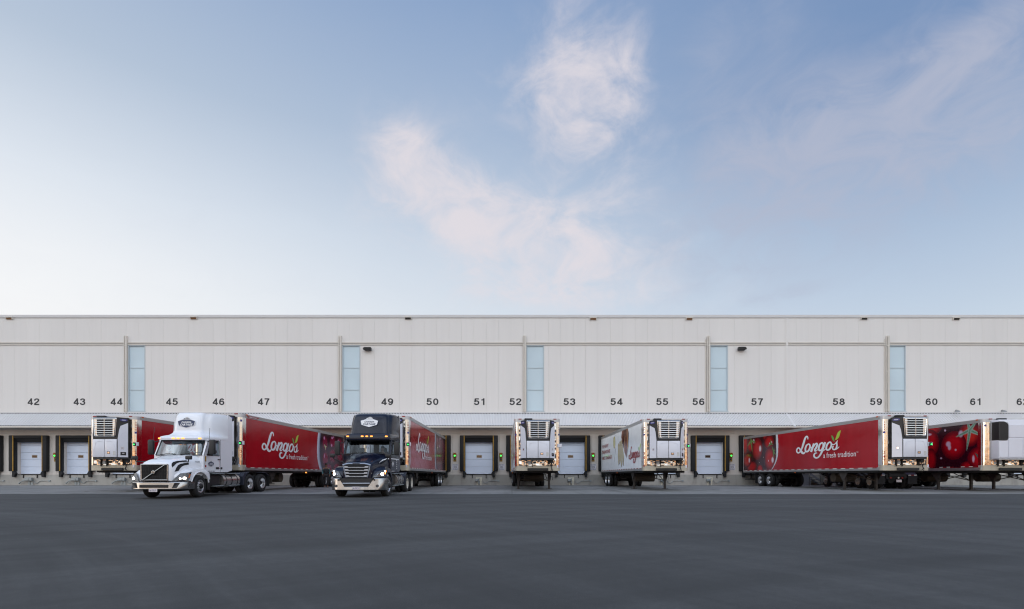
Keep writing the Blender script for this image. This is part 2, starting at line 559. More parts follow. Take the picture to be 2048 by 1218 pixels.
K['bin'] = mat('grey_drum', S(140, 140, 142), 0.6, var=0.1)

def glass_mat(name, tint, refl):
    m = bpy.data.materials.new(name)
    m.use_nodes = True
    T = m.node_tree
    T.nodes.clear()
    o = T.nodes.new('ShaderNodeOutputMaterial')
    tr = T.nodes.new('ShaderNodeBsdfTransparent')
    tr.inputs[0].default_value = tint
    gl = T.nodes.new('ShaderNodeBsdfGlossy')
    gl.inputs['Roughness'].default_value = 0.02
    gl.inputs[0].default_value = (0.9, 0.95, 0.96, 1)
    fr = T.nodes.new('ShaderNodeFresnel')
    fr.inputs[0].default_value = 1.5
    mx = T.nodes.new('ShaderNodeMixShader')
    ad = T.nodes.new('ShaderNodeMath')
    ad.operation = 'MULTIPLY_ADD'
    T.links.new(fr.outputs[0], ad.inputs[0])
    ad.inputs[1].default_value = refl
    ad.inputs[2].default_value = 0.02
    T.links.new(ad.outputs[0], mx.inputs[0])
    T.links.new(tr.outputs[0], mx.inputs[1])
    T.links.new(gl.outputs[0], mx.inputs[2])
    T.links.new(mx.outputs[0], o.inputs[0])
    return m
K['glass'] = glass_mat('windscreen_glass', (0.60, 0.70, 0.72, 1), 0.24)

pm = bpy.data.materials.new('printed_graphic')
pm.use_nodes = True
_b = pm.node_tree.nodes['Principled BSDF']
_a = pm.node_tree.nodes.new('ShaderNodeVertexColor')
_a.layer_name = 'print'
pm.node_tree.links.new(_a.outputs[0], _b.inputs['Base Color'])
_b.inputs['Roughness'].default_value = 0.2
_bp = pm.node_tree.nodes.new('ShaderNodeBump')
_bp.inputs['Distance'].default_value = 0.0022
_tc = pm.node_tree.nodes.new('ShaderNodeTexCoord')
_mp = pm.node_tree.nodes.new('ShaderNodeMapping')
_mp.inputs['Scale'].default_value = (1, 1, .08)
_nz = pm.node_tree.nodes.new('ShaderNodeTexNoise')
_nz.inputs['Scale'].default_value = 5
pm.node_tree.links.new(_tc.outputs['Object'], _mp.inputs[0])
pm.node_tree.links.new(_mp.outputs[0], _nz.inputs['Vector'])
pm.node_tree.links.new(_nz.outputs[0], _bp.inputs['Height'])
pm.node_tree.links.new(_bp.outputs[0], _b.inputs['Normal'])
K['print'] = pm
# each wall panel a touch lighter or darker than its neighbour, with faint vertical washing
for key in ('facade', 'facade_low'):
    T = K[key].node_tree
    b = T.nodes['Principled BSDF']
    src = b.inputs['Base Color'].links[0].from_socket
    tcn = T.nodes.new('ShaderNodeTexCoord')
    sx = T.nodes.new('ShaderNodeSeparateXYZ'); T.links.new(tcn.outputs['Object'], sx.inputs[0])
    fl = T.nodes.new('ShaderNodeMath'); fl.operation = 'MULTIPLY_ADD'; T.links.new(sx.outputs[0], fl.inputs[0]); fl.inputs[1].default_value = 1 / 1.0653; fl.inputs[2].default_value = 43.7554 / 1.0653
    fq = T.nodes.new('ShaderNodeMath'); fq.operation = 'FLOOR'; T.links.new(fl.outputs[0], fq.inputs[0])
    wn = T.nodes.new('ShaderNodeTexWhiteNoise'); wn.noise_dimensions = '1D'; T.links.new(fq.outputs[0], wn.inputs['W'])
    mp = T.nodes.new('ShaderNodeMapping'); mp.inputs['Scale'].default_value = (2.2, 1, .07); T.links.new(tcn.outputs['Object'], mp.inputs[0])
    n = T.nodes.new('ShaderNodeTexNoise'); n.inputs['Scale'].default_value = 1.6; n.inputs['Detail'].default_value = 6; T.links.new(mp.outputs[0], n.inputs['Vector'])
    r1 = T.nodes.new('ShaderNodeMapRange'); T.links.new(wn.outputs[0], r1.inputs[0]); r1.inputs[3].default_value = .990; r1.inputs[4].default_value = 1.008
    r2 = T.nodes.new('ShaderNodeMapRange'); T.links.new(n.outputs[0], r2.inputs[0]); r2.inputs[1].default_value = .35; r2.inputs[2].default_value = .7; r2.inputs[3].default_value = 1.008; r2.inputs[4].default_value = .985
    mm = T.nodes.new('ShaderNodeMath'); mm.operation = 'MULTIPLY'; T.links.new(r1.outputs[0], mm.inputs[0]); T.links.new(r2.outputs[0], mm.inputs[1])
    vm = T.nodes.new('ShaderNodeVectorMath'); vm.operation = 'SCALE'; T.links.new(src, vm.inputs[0]); T.links.new(mm.outputs[0], vm.inputs['Scale'])
    T.links.new(vm.outputs[0], b.inputs['Base Color'])

def ground_mat(name, base, base2, kind):
    m = bpy.data.materials.new(name)
    m.use_nodes = True
    T = m.node_tree
    b = T.nodes['Principled BSDF']
    b.inputs['Roughness'].default_value = 0.85
    b.inputs['Specular IOR Level'].default_value = 0.3
    geo = T.nodes.new('ShaderNodeNewGeometry')
    P = geo.outputs['Position']
    def lk(a, c): T.links.new(a, c)
    def mth(op, a, c=None, e=None, clamp=False):
        n = T.nodes.new('ShaderNodeMath'); n.operation = op; n.use_clamp = clamp
        for i, v in enumerate((a, c, e)):
            if v is None: continue
            if isinstance(v, (int, float)): n.inputs[i].default_value = v
            else: lk(v, n.inputs[i])
        return n.outputs[0]
    def nz(vec, scale, det, vs=(1, 1, 1), dist=0.0, rough=.55):
        mp = T.nodes.new('ShaderNodeMapping'); mp.inputs['Scale'].default_value = vs
        lk(vec, mp.inputs[0])
        n = T.nodes.new('ShaderNodeTexNoise'); n.inputs['Scale'].default_value = scale; n.inputs['Detail'].default_value = det
        n.inputs['Distortion'].default_value = dist; n.inputs['Roughness'].default_value = rough
        lk(mp.outputs[0], n.inputs['Vector']); return n.outputs[0]
    def rng(f, a, c, o0=0.0, o1=1.0):
        x = T.nodes.new('ShaderNodeMapRange'); lk(f, x.inputs[0])
        for i, v in enumerate((a, c, o0, o1)): x.inputs[i + 1].default_value = v
        return x.outputs[0]
    def mixc(f, a, c):
        x = T.nodes.new('ShaderNodeMix'); x.data_type = 'RGBA'
        if isinstance(f, (int, float)): x.inputs[0].default_value = f
        else: lk(f, x.inputs[0])
        for i, v in ((6, a), (7, c)):
            if isinstance(v, tuple): x.inputs[i].default_value = v
            else: lk(v, x.inputs[i])
        return x.outputs[2]
    sp = T.nodes.new('ShaderNodeSeparateXYZ'); lk(P, sp.inputs[0])
    big = nz(P, 0.16, 5, (1, 1, 1), .4)
    cur = mixc(rng(big, .3, .7), base, base2)
    if kind == 'asphalt':
        # sweeping tyre tracks: bands at constant distance from two turning centres
        for cx, cy, amt, sc_ in ((14.0, -22.0, 0.46, 1.0), (-26.0, -14.0, 0.34, 1.4)):
            dx = mth('SUBTRACT', sp.outputs[0], cx); dy = mth('SUBTRACT', sp.outputs[1], cy)
            rr_ = mth('SQRT', mth('ADD', mth('MULTIPLY', dx, dx), mth('MULTIPLY', dy, dy)))
            cb = T.nodes.new('ShaderNodeCombineXYZ'); lk(rr_, cb.inputs[0])
            lk(mth('MULTIPLY', mth('ARCTAN2', dy, dx), 1.6), cb.inputs[1])
            s = nz(cb.outputs[0], sc_, 6, (1, 1, 1), 0, .6)
            f = rng(s, .47, .66, 0, amt * 1.3)
            cur = mixc(f, cur, tuple(c * 0.60 for c in base[:3]) + (1,))
            f2 = rng(s, .46, .32, 0, amt * 1.3)
            cur = mixc(f2, cur, tuple(c * 1.2 for c in base2[:3]) + (1,))
        fine = nz(P, 9.0, 5)
        cur = mixc(rng(fine, .35, .7, 0, .40), cur, tuple(c * 0.72 for c in base[:3]) + (1,))
        vor = T.nodes.new('ShaderNodeTexVoronoi'); vor.inputs['Scale'].default_value = 16
        lk(P, vor.inputs['Vector'])
        cur = mixc(rng(vor.outputs[0], .07, .03, 0, .5), cur, S(150, 156, 164))
    else:
        cur = mixc(rng(nz(P, 0.55, 8, (1, .5, 1), .6), .44, .70, 0, .62), cur, tuple(c * 0.58 for c in base[:3]) + (1,))
        cur = mixc(rng(nz(P, 1.6, 8, (1, .16, 1), .2), .50, .70, 0, .5), cur, tuple(c * 0.6 for c in base[:3]) + (1,))
        fine = nz(P, 14, 4)
        cur = mixc(rng(fine, .4, .7, 0, .25), cur, tuple(c * 0.75 for c in base[:3]) + (1,))
        # oil spots
        cur = mixc(rng(nz(P, .5, 5, (1, .8, 1), .8), .63, .68, 0, .7), cur, tuple(c * 0.35 for c in base[:3]) + (1,))
        # dirt gathered along the wall
        near = rng(sp.outputs[1], 42.2, 43.7, 0, .55)
        cur = mixc(mth('MULTIPLY', near, rng(nz(P, 1.2, 6), .35, .6)), cur, tuple(c * 0.4 for c in base[:3]) + (1,))
    lk(cur, b.inputs['Base Color'])
    bp = T.nodes.new('ShaderNodeBump'); bp.inputs['Distance'].default_value = 0.006
    lk(nz(P, 60 if kind == 'asphalt' else 30, 3), bp.inputs['Height'])
    lk(bp.outputs[0], b.inputs['Normal'])
    return m
K['asphalt'] = ground_mat('asphalt', S(67, 68, 69), S(76, 77, 78), 'asphalt')
K['apron'] = ground_mat('apron_concrete', S(120, 121, 121), S(138, 139, 139), 'apron')
LOGO_STROKES = [[(1.37,0.907,1.287,0.919),(1.376,0.925,1.288,0.938),(1.385,0.951,1.29,0.963),(1.393,0.981,1.289,0.99),(1.396,1.011,1.284,1.012),(1.391,1.039,1.274,1.031),(1.382,1.067,1.262,1.05),(1.367,1.095,1.248,1.064),(1.345,1.12,1.237,1.071),(1.312,1.142,1.23,1.073),(1.27,1.16,1.227,1.072),(1.215,1.169,1.232,1.07),(1.16,1.165,1.233,1.068),(1.114,1.153,1.22,1.062),(1.07,1.135,1.2,1.05),(1.027,1.109,1.177,1.033),(0.987,1.077,1.155,1.009),(0.95,1.037,1.132,0.977),(0.916,0.992,1.109,0.936),(0.884,0.943,1.084,0.888),(0.853,0.893,1.058,0.838),(0.822,0.838,1.03,0.785),(0.792,0.779,1.001,0.728),(0.763,0.72,0.972,0.669),(0.736,0.666,0.944,0.615),(0.712,0.617,0.917,0.566),(0.689,0.57,0.891,0.521),(0.668,0.527,0.865,0.477),(0.647,0.484,0.839,0.435),(0.626,0.442,0.813,0.394),(0.608,0.402,0.787,0.355),(0.588,0.364,0.758,0.315),(0.565,0.326,0.726,0.275),(0.536,0.285,0.691,0.234),(0.504,0.244,0.652,0.191),(0.471,0.206,0.609,0.15),(0.437,0.174,0.564,0.112),(0.4,0.148,0.514,0.08),(0.36,0.126,0.461,0.053),(0.321,0.109,0.408,0.031),(0.29,0.099,0.353,0.015),(0.27,0.096,0.296,0.007),(0.255,0.097,0.238,0.008),(0.24,0.1,0.185,0.019),(0.226,0.105,0.138,0.036),(0.208,0.116,0.096,0.059),(0.188,0.132,0.06,0.088),(0.17,0.152,0.03,0.121),(0.159,0.17,0.01,0.156),(0.155,0.191,0.001,0.192),(0.155,0.215,0.002,0.229),(0.16,0.241,0.009,0.265),(0.17,0.264,0.024,0.299),(0.186,0.287,0.047,0.332),(0.208,0.31,0.077,0.364),(0.233,0.33,0.112,0.392),(0.254,0.343,0.149,0.414),(0.27,0.349,0.192,0.431),(0.283,0.352,0.239,0.44),(0.292,0.353,0.291,0.442),(0.299,0.352,0.344,0.435),(0.31,0.347,0.393,0.42),(0.327,0.336,0.435,0.399),(0.348,0.319,0.474,0.376),(0.369,0.297,0.512,0.349),(0.388,0.27,0.551,0.317),(0.406,0.236,0.589,0.282),(0.429,0.197,0.626,0.249),(0.457,0.157,0.661,0.218),(0.49,0.117,0.698,0.185),(0.527,0.077,0.737,0.151),(0.568,0.037,0.772,0.122),(0.615,0.002,0.8,0.101),(0.667,-0.027,0.822,0.086),(0.723,-0.048,0.841,0.074),(0.781,-0.062,0.855,0.066),(0.842,-0.069,0.861,0.06),(0.904,-0.065,0.862,0.056),(0.954,-0.051,0.87,0.053),(0.99,-0.033,0.889,0.054),(1.021,-0.012,0.914,0.059),(1.05,0.013,0.943,0.07),(1.075,0.043,0.977,0.088),(1.095,0.069,1.01,0.108),(1.109,0.087,1.033,0.122)],[(1.358,0.627,1.412,0.553),(1.306,0.615,1.378,0.541),(1.245,0.598,1.337,0.522),(1.18,0.572,1.3,0.498),(1.122,0.535,1.27,0.47),(1.075,0.486,1.241,0.432),(1.035,0.43,1.212,0.383),(1.004,0.371,1.188,0.332),(0.984,0.314,1.173,0.288),(0.978,0.26,1.167,0.249),(0.985,0.207,1.168,0.211),(1.003,0.159,1.175,0.179),(1.033,0.115,1.185,0.16),(1.081,0.077,1.195,0.152),(1.143,0.051,1.208,0.148),(1.21,0.037,1.226,0.145),(1.279,0.036,1.242,0.146),(1.345,0.046,1.265,0.15),(1.407,0.065,1.298,0.162),(1.465,0.092,1.334,0.18),(1.516,0.124,1.366,0.201),(1.559,0.164,1.397,0.228),(1.596,0.209,1.429,0.264),(1.627,0.256,1.457,0.303),(1.65,0.302,1.478,0.339),(1.665,0.348,1.491,0.375),(1.673,0.395,1.499,0.413),(1.674,0.441,1.501,0.448),(1.666,0.484,1.498,0.475),(1.647,0.524,1.491,0.496),(1.616,0.559,1.479,0.515),(1.581,0.587,1.464,0.532),(1.545,0.608,1.45,0.544),(1.505,0.625,1.441,0.551),(1.456,0.635,1.439,0.554),(1.405,0.635,1.433,0.556),(1.358,0.627,1.412,0.553)],[(1.519,0.497,1.587,0.512),(1.533,0.473,1.605,0.489),(1.554,0.438,1.632,0.456),(1.579,0.4,1.66,0.423),(1.607,0.369,1.684,0.4),(1.638,0.347,1.702,0.387),(1.672,0.331,1.717,0.377),(1.711,0.321,1.728,0.372),(1.755,0.32,1.734,0.37),(1.795,0.332,1.75,0.372),(1.827,0.352,1.778,0.384),(1.852,0.37,1.806,0.399),(1.869,0.382,1.826,0.409)],[(1.923,0.617,2.12,0.56),(1.899,0.581,2.099,0.523),(1.866,0.529,2.07,0.471),(1.827,0.467,2.035,0.408),(1.785,0.401,1.997,0.341),(1.735,0.321,1.951,0.261),(1.677,0.229,1.898,0.169),(1.623,0.144,1.849,0.083),(1.586,0.085,1.815,0.023)],[(1.882,0.234,1.813,0.263),(1.92,0.267,1.842,0.299),(1.973,0.313,1.883,0.351),(2.031,0.363,1.93,0.407),(2.083,0.405,1.974,0.456),(2.128,0.439,2.016,0.495),(2.17,0.47,2.057,0.531),(2.209,0.496,2.098,0.563),(2.242,0.514,2.139,0.589),(2.269,0.525,2.181,0.608),(2.287,0.53,2.226,0.622),(2.29,0.53,2.279,0.628),(2.275,0.532,2.341,0.617),(2.269,0.534,2.39,0.592),(2.272,0.527,2.423,0.56),(2.275,0.515,2.444,0.522),(2.273,0.499,2.449,0.479),(2.262,0.473,2.439,0.434),(2.239,0.437,2.419,0.387),(2.211,0.396,2.393,0.34),(2.183,0.359,2.362,0.295),(2.15,0.324,2.324,0.251),(2.11,0.285,2.28,0.21),(2.069,0.245,2.242,0.175),(2.038,0.203,2.221,0.152),(2.026,0.161,2.212,0.137),(2.03,0.122,2.208,0.127),(2.052,0.085,2.204,0.124),(2.1,0.052,2.188,0.13),(2.163,0.041,2.174,0.13),(2.216,0.046,2.187,0.126),(2.261,0.058,2.218,0.126),(2.306,0.075,2.254,0.131),(2.354,0.099,2.3,0.144),(2.405,0.129,2.356,0.167),(2.451,0.158,2.408,0.19),(2.483,0.177,2.445,0.206)],[(2.796,0.62,2.849,0.535),(2.748,0.61,2.818,0.525),(2.692,0.596,2.782,0.509),(2.633,0.574,2.748,0.49),(2.579,0.541,2.72,0.468),(2.534,0.5,2.693,0.438),(2.497,0.452,2.665,0.399),(2.467,0.402,2.64,0.356),(2.445,0.352,2.623,0.317),(2.431,0.302,2.612,0.278),(2.426,0.252,2.606,0.239),(2.429,0.203,2.607,0.204),(2.442,0.157,2.611,0.179),(2.471,0.116,2.619,0.163),(2.514,0.082,2.63,0.15),(2.569,0.057,2.64,0.142),(2.633,0.043,2.644,0.14),(2.697,0.045,2.657,0.14),(2.756,0.058,2.684,0.146),(2.812,0.079,2.716,0.158),(2.863,0.109,2.747,0.177),(2.91,0.148,2.781,0.206),(2.954,0.194,2.817,0.247),(2.993,0.243,2.85,0.291),(3.024,0.29,2.875,0.331),(3.044,0.335,2.891,0.367),(3.057,0.379,2.9,0.402),(3.063,0.421,2.905,0.435),(3.061,0.461,2.905,0.463),(3.051,0.499,2.902,0.487),(3.031,0.535,2.895,0.509),(3.005,0.566,2.885,0.527),(2.975,0.592,2.876,0.537),(2.935,0.612,2.873,0.54),(2.888,0.624,2.874,0.54),(2.84,0.625,2.868,0.539),(2.796,0.62,2.849,0.535)],[(3.083,0.628,3.263,0.578),(3.062,0.59,3.244,0.54),(3.031,0.536,3.218,0.485),(2.997,0.476,3.188,0.423),(2.965,0.419,3.158,0.365),(2.936,0.366,3.129,0.312),(2.908,0.313,3.098,0.259),(2.879,0.259,3.067,0.206),(2.849,0.206,3.036,0.153),(2.818,0.152,3.004,0.1),(2.788,0.097,2.972,0.045),(2.756,0.045,2.938,-0.01),(2.724,-0.004,2.9,-0.063),(2.689,-0.052,2.859,-0.113),(2.653,-0.098,2.815,-0.161),(2.616,-0.141,2.769,-0.207),(2.578,-0.18,2.721,-0.249),(2.538,-0.216,2.671,-0.287),(2.497,-0.249,2.619,-0.322),(2.456,-0.277,2.565,-0.354),(2.419,-0.297,2.509,-0.379),(2.383,-0.309,2.452,-0.399),(2.349,-0.317,2.393,-0.411),(2.316,-0.32,2.334,-0.417),(2.286,-0.318,2.274,-0.416),(2.255,-0.312,2.213,-0.409),(2.222,-0.302,2.152,-0.395),(2.193,-0.288,2.094,-0.375),(2.173,-0.275,2.043,-0.348),(2.158,-0.261,2.003,-0.315),(2.144,-0.242,1.974,-0.278),(2.134,-0.222,1.955,-0.238),(2.13,-0.205,1.949,-0.197),(2.132,-0.186,1.959,-0.156),(2.141,-0.162,1.98,-0.118),(2.155,-0.138,2.01,-0.083),(2.17,-0.121,2.047,-0.053),(2.186,-0.108,2.093,-0.03),(2.211,-0.096,2.143,-0.015),(2.239,-0.086,2.193,-0.007),(2.261,-0.08,2.242,-0.004),(2.279,-0.076,2.29,-0.01),(2.304,-0.076,2.33,-0.023),(2.333,-0.079,2.358,-0.036),(2.354,-0.081,2.376,-0.044)],[(2.954,0.029,2.917,0.068),(2.988,0.04,2.949,0.081),(3.037,0.056,2.995,0.099),(3.091,0.075,3.045,0.12),(3.137,0.094,3.088,0.138),(3.176,0.115,3.126,0.155),(3.211,0.138,3.164,0.172),(3.24,0.158,3.198,0.188),(3.259,0.172,3.222,0.199)],[(3.609,0.622,3.648,0.537),(3.549,0.609,3.619,0.527),(3.485,0.589,3.577,0.507),(3.421,0.561,3.533,0.481),(3.364,0.525,3.497,0.452),(3.317,0.482,3.465,0.419),(3.276,0.432,3.434,0.378),(3.243,0.381,3.407,0.334),(3.219,0.33,3.389,0.294),(3.206,0.28,3.378,0.257),(3.201,0.229,3.373,0.218),(3.206,0.181,3.374,0.185),(3.222,0.135,3.379,0.164),(3.258,0.095,3.385,0.155),(3.308,0.066,3.394,0.148),(3.362,0.049,3.408,0.142),(3.416,0.04,3.425,0.139),(3.471,0.039,3.445,0.139),(3.527,0.045,3.469,0.144),(3.583,0.059,3.495,0.153),(3.636,0.082,3.523,0.167),(3.685,0.115,3.557,0.19),(3.733,0.154,3.597,0.223),(3.776,0.197,3.634,0.259),(3.81,0.24,3.662,0.292),(3.835,0.282,3.681,0.324),(3.852,0.326,3.695,0.356),(3.861,0.368,3.703,0.388),(3.863,0.409,3.707,0.417),(3.856,0.449,3.706,0.444),(3.841,0.488,3.7,0.471),(3.82,0.523,3.69,0.495),(3.794,0.553,3.678,0.514),(3.766,0.579,3.666,0.528),(3.727,0.603,3.656,0.536),(3.672,0.621,3.655,0.538),(3.609,0.622,3.648,0.537)],[(3.725,0.496,3.793,0.525),(3.741,0.48,3.811,0.51),(3.764,0.456,3.836,0.489),(3.793,0.429,3.862,0.468),(3.827,0.406,3.886,0.454),(3.863,0.389,3.909,0.443),(3.902,0.376,3.934,0.433),(3.945,0.367,3.957,0.427),(3.99,0.364,3.98,0.424),(4.034,0.369,4.006,0.426),(4.077,0.379,4.037,0.433),(4.117,0.394,4.069,0.443),(4.156,0.412,4.102,0.457),(4.193,0.433,4.134,0.474),(4.229,0.458,4.166,0.497),(4.262,0.486,4.198,0.522),(4.293,0.515,4.23,0.547),(4.322,0.548,4.266,0.575),(4.349,0.586,4.303,0.607),(4.372,0.62,4.337,0.636),(4.388,0.643,4.361,0.656)],[(4.338,0.61,4.373,0.599),(4.319,0.592,4.367,0.576),(4.289,0.566,4.358,0.544),(4.259,0.533,4.351,0.509),(4.237,0.495,4.349,0.479),(4.23,0.454,4.355,0.45),(4.232,0.414,4.365,0.415),(4.235,0.378,4.375,0.375),(4.233,0.346,4.378,0.332),(4.226,0.313,4.372,0.29),(4.216,0.279,4.361,0.249),(4.204,0.246,4.344,0.209),(4.189,0.218,4.321,0.171),(4.17,0.191,4.292,0.137),(4.147,0.166,4.257,0.106),(4.124,0.146,4.215,0.079),(4.103,0.134,4.167,0.058),(4.08,0.128,4.112,0.046),(4.049,0.127,4.055,0.043),(4.021,0.13,4.0,0.048),(4.004,0.134,3.947,0.061),(3.997,0.139,3.901,0.086),(3.987,0.152,3.869,0.116),(3.978,0.168,3.849,0.147),(3.972,0.184,3.837,0.18),(3.97,0.2,3.839,0.215),(3.972,0.222,3.85,0.248),(3.978,0.244,3.867,0.277),(3.982,0.258,3.891,0.303),(3.984,0.263,3.928,0.32),(3.995,0.271,3.966,0.325),(4.014,0.277,3.994,0.324),(4.03,0.282,4.011,0.324)],[(4.112,0.044,4.082,0.088),(4.153,0.052,4.119,0.101),(4.212,0.064,4.172,0.12),(4.276,0.077,4.228,0.14),(4.33,0.093,4.275,0.157),(4.371,0.11,4.309,0.17),(4.403,0.128,4.34,0.182),(4.43,0.146,4.37,0.194),(4.455,0.163,4.4,0.207),(4.481,0.182,4.431,0.22),(4.505,0.202,4.462,0.233),(4.525,0.219,4.489,0.245),(4.539,0.231,4.509,0.254)]]
LOGO_LEAVES = [[(3.72,0.989),(3.847,0.957),(3.937,0.85),(3.995,0.718),(4.03,0.574),(3.914,0.622),(3.818,0.742),(3.762,0.863)],[(4.62,1.236),(4.474,1.207),(4.334,1.125),(4.239,0.996),(4.16,0.823),(4.075,0.687),(4.208,0.686),(4.365,0.759),(4.48,0.893),(4.536,1.034)]]
# ================================================================== ground
D = 43.95                                    # distance of the dock wall
def gz(y):
    P = [(-400, -1.2), (-60, -0.75), (0, -0.5), (12, -0.33), (20, -0.19), (23.5, -0.12), (25.7, -0.085), (28, -0.05), (32, -0.01), (38, 0.015), (44, 0.03), (400, 0.03)]
    for (a, za), (b, zb) in zip(P, P[1:]):
        if y <= b:
            return za + (zb - za) * (y - a) / (b - a)
    return P[-1][1]
def sheet(x0, x1, ys, dz, xs=None):
    m = MB()
    xs = xs or [x0, x1]
    for y in ys:
        for x in xs:
            m.v.append((x, y, gz(y) + dz))
    n = len(xs)
    for j in range(len(ys) - 1):
        for i in range(n - 1):
            m.f.append((j * n + i, j * n + i + 1, (j + 1) * n + i + 1, (j + 1) * n + i)); m.m.append(0)
    return m
structure(sheet(-400, 400, [-400, -60, -20, 0, 6, 12, 16, 20, 22, 23.5, 25.7, 28, 30, 32, 38, 44, 120, 400], 0).build('ground', K['asphalt']))
ap = MB()
xs = [-72 + 6.0 * i for i in range(25)]
for a, b in zip(xs, xs[1:]):
    q = sheet(a + .012, b - .012, [25.7, 26.8, 28, 30, 32, 35, 38, 41, 43.93], 0.006)
    ap.add(q.v, q.f)
structure(ap.build('pavement', K['apron']))

# ================================================================== warehouse
def wx(px): return (px - 1024) / 23.3
def wz(py): return EYE + (952 - py) / 23.3
WX0, WX1 = -66.0, 66.0
wh = thing('warehouse', 'long cream panelled warehouse with a row of numbered loading docks', 'warehouse', (0, D, 0))
PITCH, PX0 = 1.0653, (4.5 - 1024) / 23.3
def panels(m, z0, z1, x0, x1, skip=(), y0=0.0, y1=0.14, gap=0.0035):
    k = math.floor((x0 - PX0) / PITCH)
    while PX0 + k * PITCH < x1:
        a, b = PX0 + k * PITCH + gap, PX0 + (k + 1) * PITCH - gap
        k += 1
        segs = [(max(a, x0), min(b, x1))]
        for s0, s1 in skip:
            nxt = []
            for p, q in segs:
                if s1 <= p or s0 >= q:
                    nxt.append((p, q)); continue
                if p < s0: nxt.append((p, s0))
                if s1 < q: nxt.append((s1, q))
            segs = nxt
        for p, q in segs:
            if q - p > 0.01:
                m.box(p, q, y0, y1, z0, z1)
Z_TOP, Z_BELT1, Z_BELT0, Z_MID = 14.65, 12.34, 12.05, 6.30
wins = [(256.5, 290.5), (684.5, 720.5), (1052.8, 1088.2), (1420, 1456), (1778, 1811.5)]
wspan = [(wx(a), wx(b)) for a, b in wins]
m = MB()
panels(m, Z_BELT1, 14.44, WX0, WX1)
panels(m, Z_MID, Z_BELT0, WX0, WX1, skip=wspan)
m.build('wall_panel', K['facade'], wh)
m = MB()                                     # body behind the panels, open at the doors lower down
m.box(WX0, WX1, 0.145, 0.4, 5.0, 14.44)
m.box(WX0, WX1, 0.0, 0.14, Z_BELT0, Z_BELT1)
m.box(WX0, WX0 + .3, 0.4, 70, 0, 14.4)
m.box(WX1 - .3, WX1, 0.4, 70, 0, 14.4)
m.box(WX0, WX1, 69.7, 70, 0, 14.4)
m.build('wall_core', K['joint'], wh)
m = MB(); m.box(WX0, WX1, 0.4, 69.7, 14.0, 14.3); m.build('roof', K['coping'], wh)
m = MB(); m.box(WX0 - .02, WX1 + .02, -0.06, 0.5, 14.44, Z_TOP); m.box(WX0, WX1, -0.035, 0.0, 14.39, 14.44); m.build('parapet_coping', K['coping'], wh)
m = MB()
SEAM = wx(1574)
for a, b in ((WX0, SEAM - .09), (SEAM + .09, WX1)):
    m.bev(a, b, -0.06, 0.0, 12.21, 12.33, .012, 1); m.bev(a, b, -0.06, 0.0, 12.06, 12.17, .012, 1)
m.build('belt_course', K['trim'], wh)
m = MB(); m.bev(SEAM - .10, SEAM + .10, -0.035, 0.0, 6.31, 12.055, .01, 1); m.bev(SEAM - .10, SEAM + .10, -0.035, 0.0, 12.335, 14.385, .01, 1); m.box(SEAM - .09, SEAM + .09, -.03, 0, 12.06, 12.33)
m.build('expansion_joint', K['facade'], wh)
m = MB(); m.prism([(-.02, 6.22), (-1.2, 5.02), (-1.3, 5.0), (-1.3, 4.86), (-1.22, 4.86), (-.02, 6.1)], 'x', SEAM - .088, SEAM + .088); m.build('canopy_joint', K['canopy'], wh)
# windows of three translucent panels
for a, b in wspan:
    f = MB()
    f.box(a, a + .07, -.02, .14, Z_MID + .06, Z_BELT0); f.box(b - .07, b, -.02, .14, Z_MID + .06, Z_BELT0)
    f.box(a + .07, b - .07, -.02, .14, Z_BELT0 - .07, Z_BELT0); f.box(a + .07, b - .07, -.02, .14, Z_MID + .06, Z_MID + .14)
    for zz in (wz(735.5), wz(779.5)):
        f.box(a + .07, b - .07, .03, .14, zz - .018, zz + .018)
    f.box(a - .06, b + .06, -.07, .02, Z_MID - .01, Z_MID + .06)
    fr = f.build('window', K['winframe'], wh)
    p = MB(); p.box(a + .07, b - .07, .07, .13, Z_MID + .14, Z_BELT0 - .07); p.build('pane', K['window'], fr)
# steel rails standing off the wall left of each window
for i, (a, b) in enumerate(wspan):
    c = MB()
    x1 = a - .03
    c.bev(x1 - .15, x1, -.16, 0.0, 6.32, 12.85, .012, 1)
    c.bev(x1 - .27, x1 - .20, -.14, -.05, 6.32, 12.85, .01, 1)
    for zz in (6.5, 7.1, 8.9, 9.75, 12.0, 12.8):
        c.box(x1 - .20, x1 - .15, -.12, -.06, zz - .05, zz + .05)
    if i in (3, 4):
        c.bev(x1 - .38, x1 - .31, -.08, 0, 6.32, 12.6, .01, 1)
    c.build('wall_rail', K['trim'], wh)
# bay numbers
NUMS = {42: 67, 43: 159, 44: 233, 45: 344, 46: 437, 47: 527.5, 48: 664.5, 49: 774.5, 50: 865, 51: 960, 52: 1031, 53: 1139, 54: 1233, 55: 1324.5, 56: 1397, 57: 1514.5, 58: 1677.5, 59: 1752, 60: 1863, 61: 1952, 62: 2045}
for n, px in NUMS.items():
    m = MB(); figures(m, str(n), wx(px), -0.006, wz(803.4), .58, 1.12)
    o = m.build('bay_number', K['number'], wh); o['label'] = 'black painted bay number %d' % n
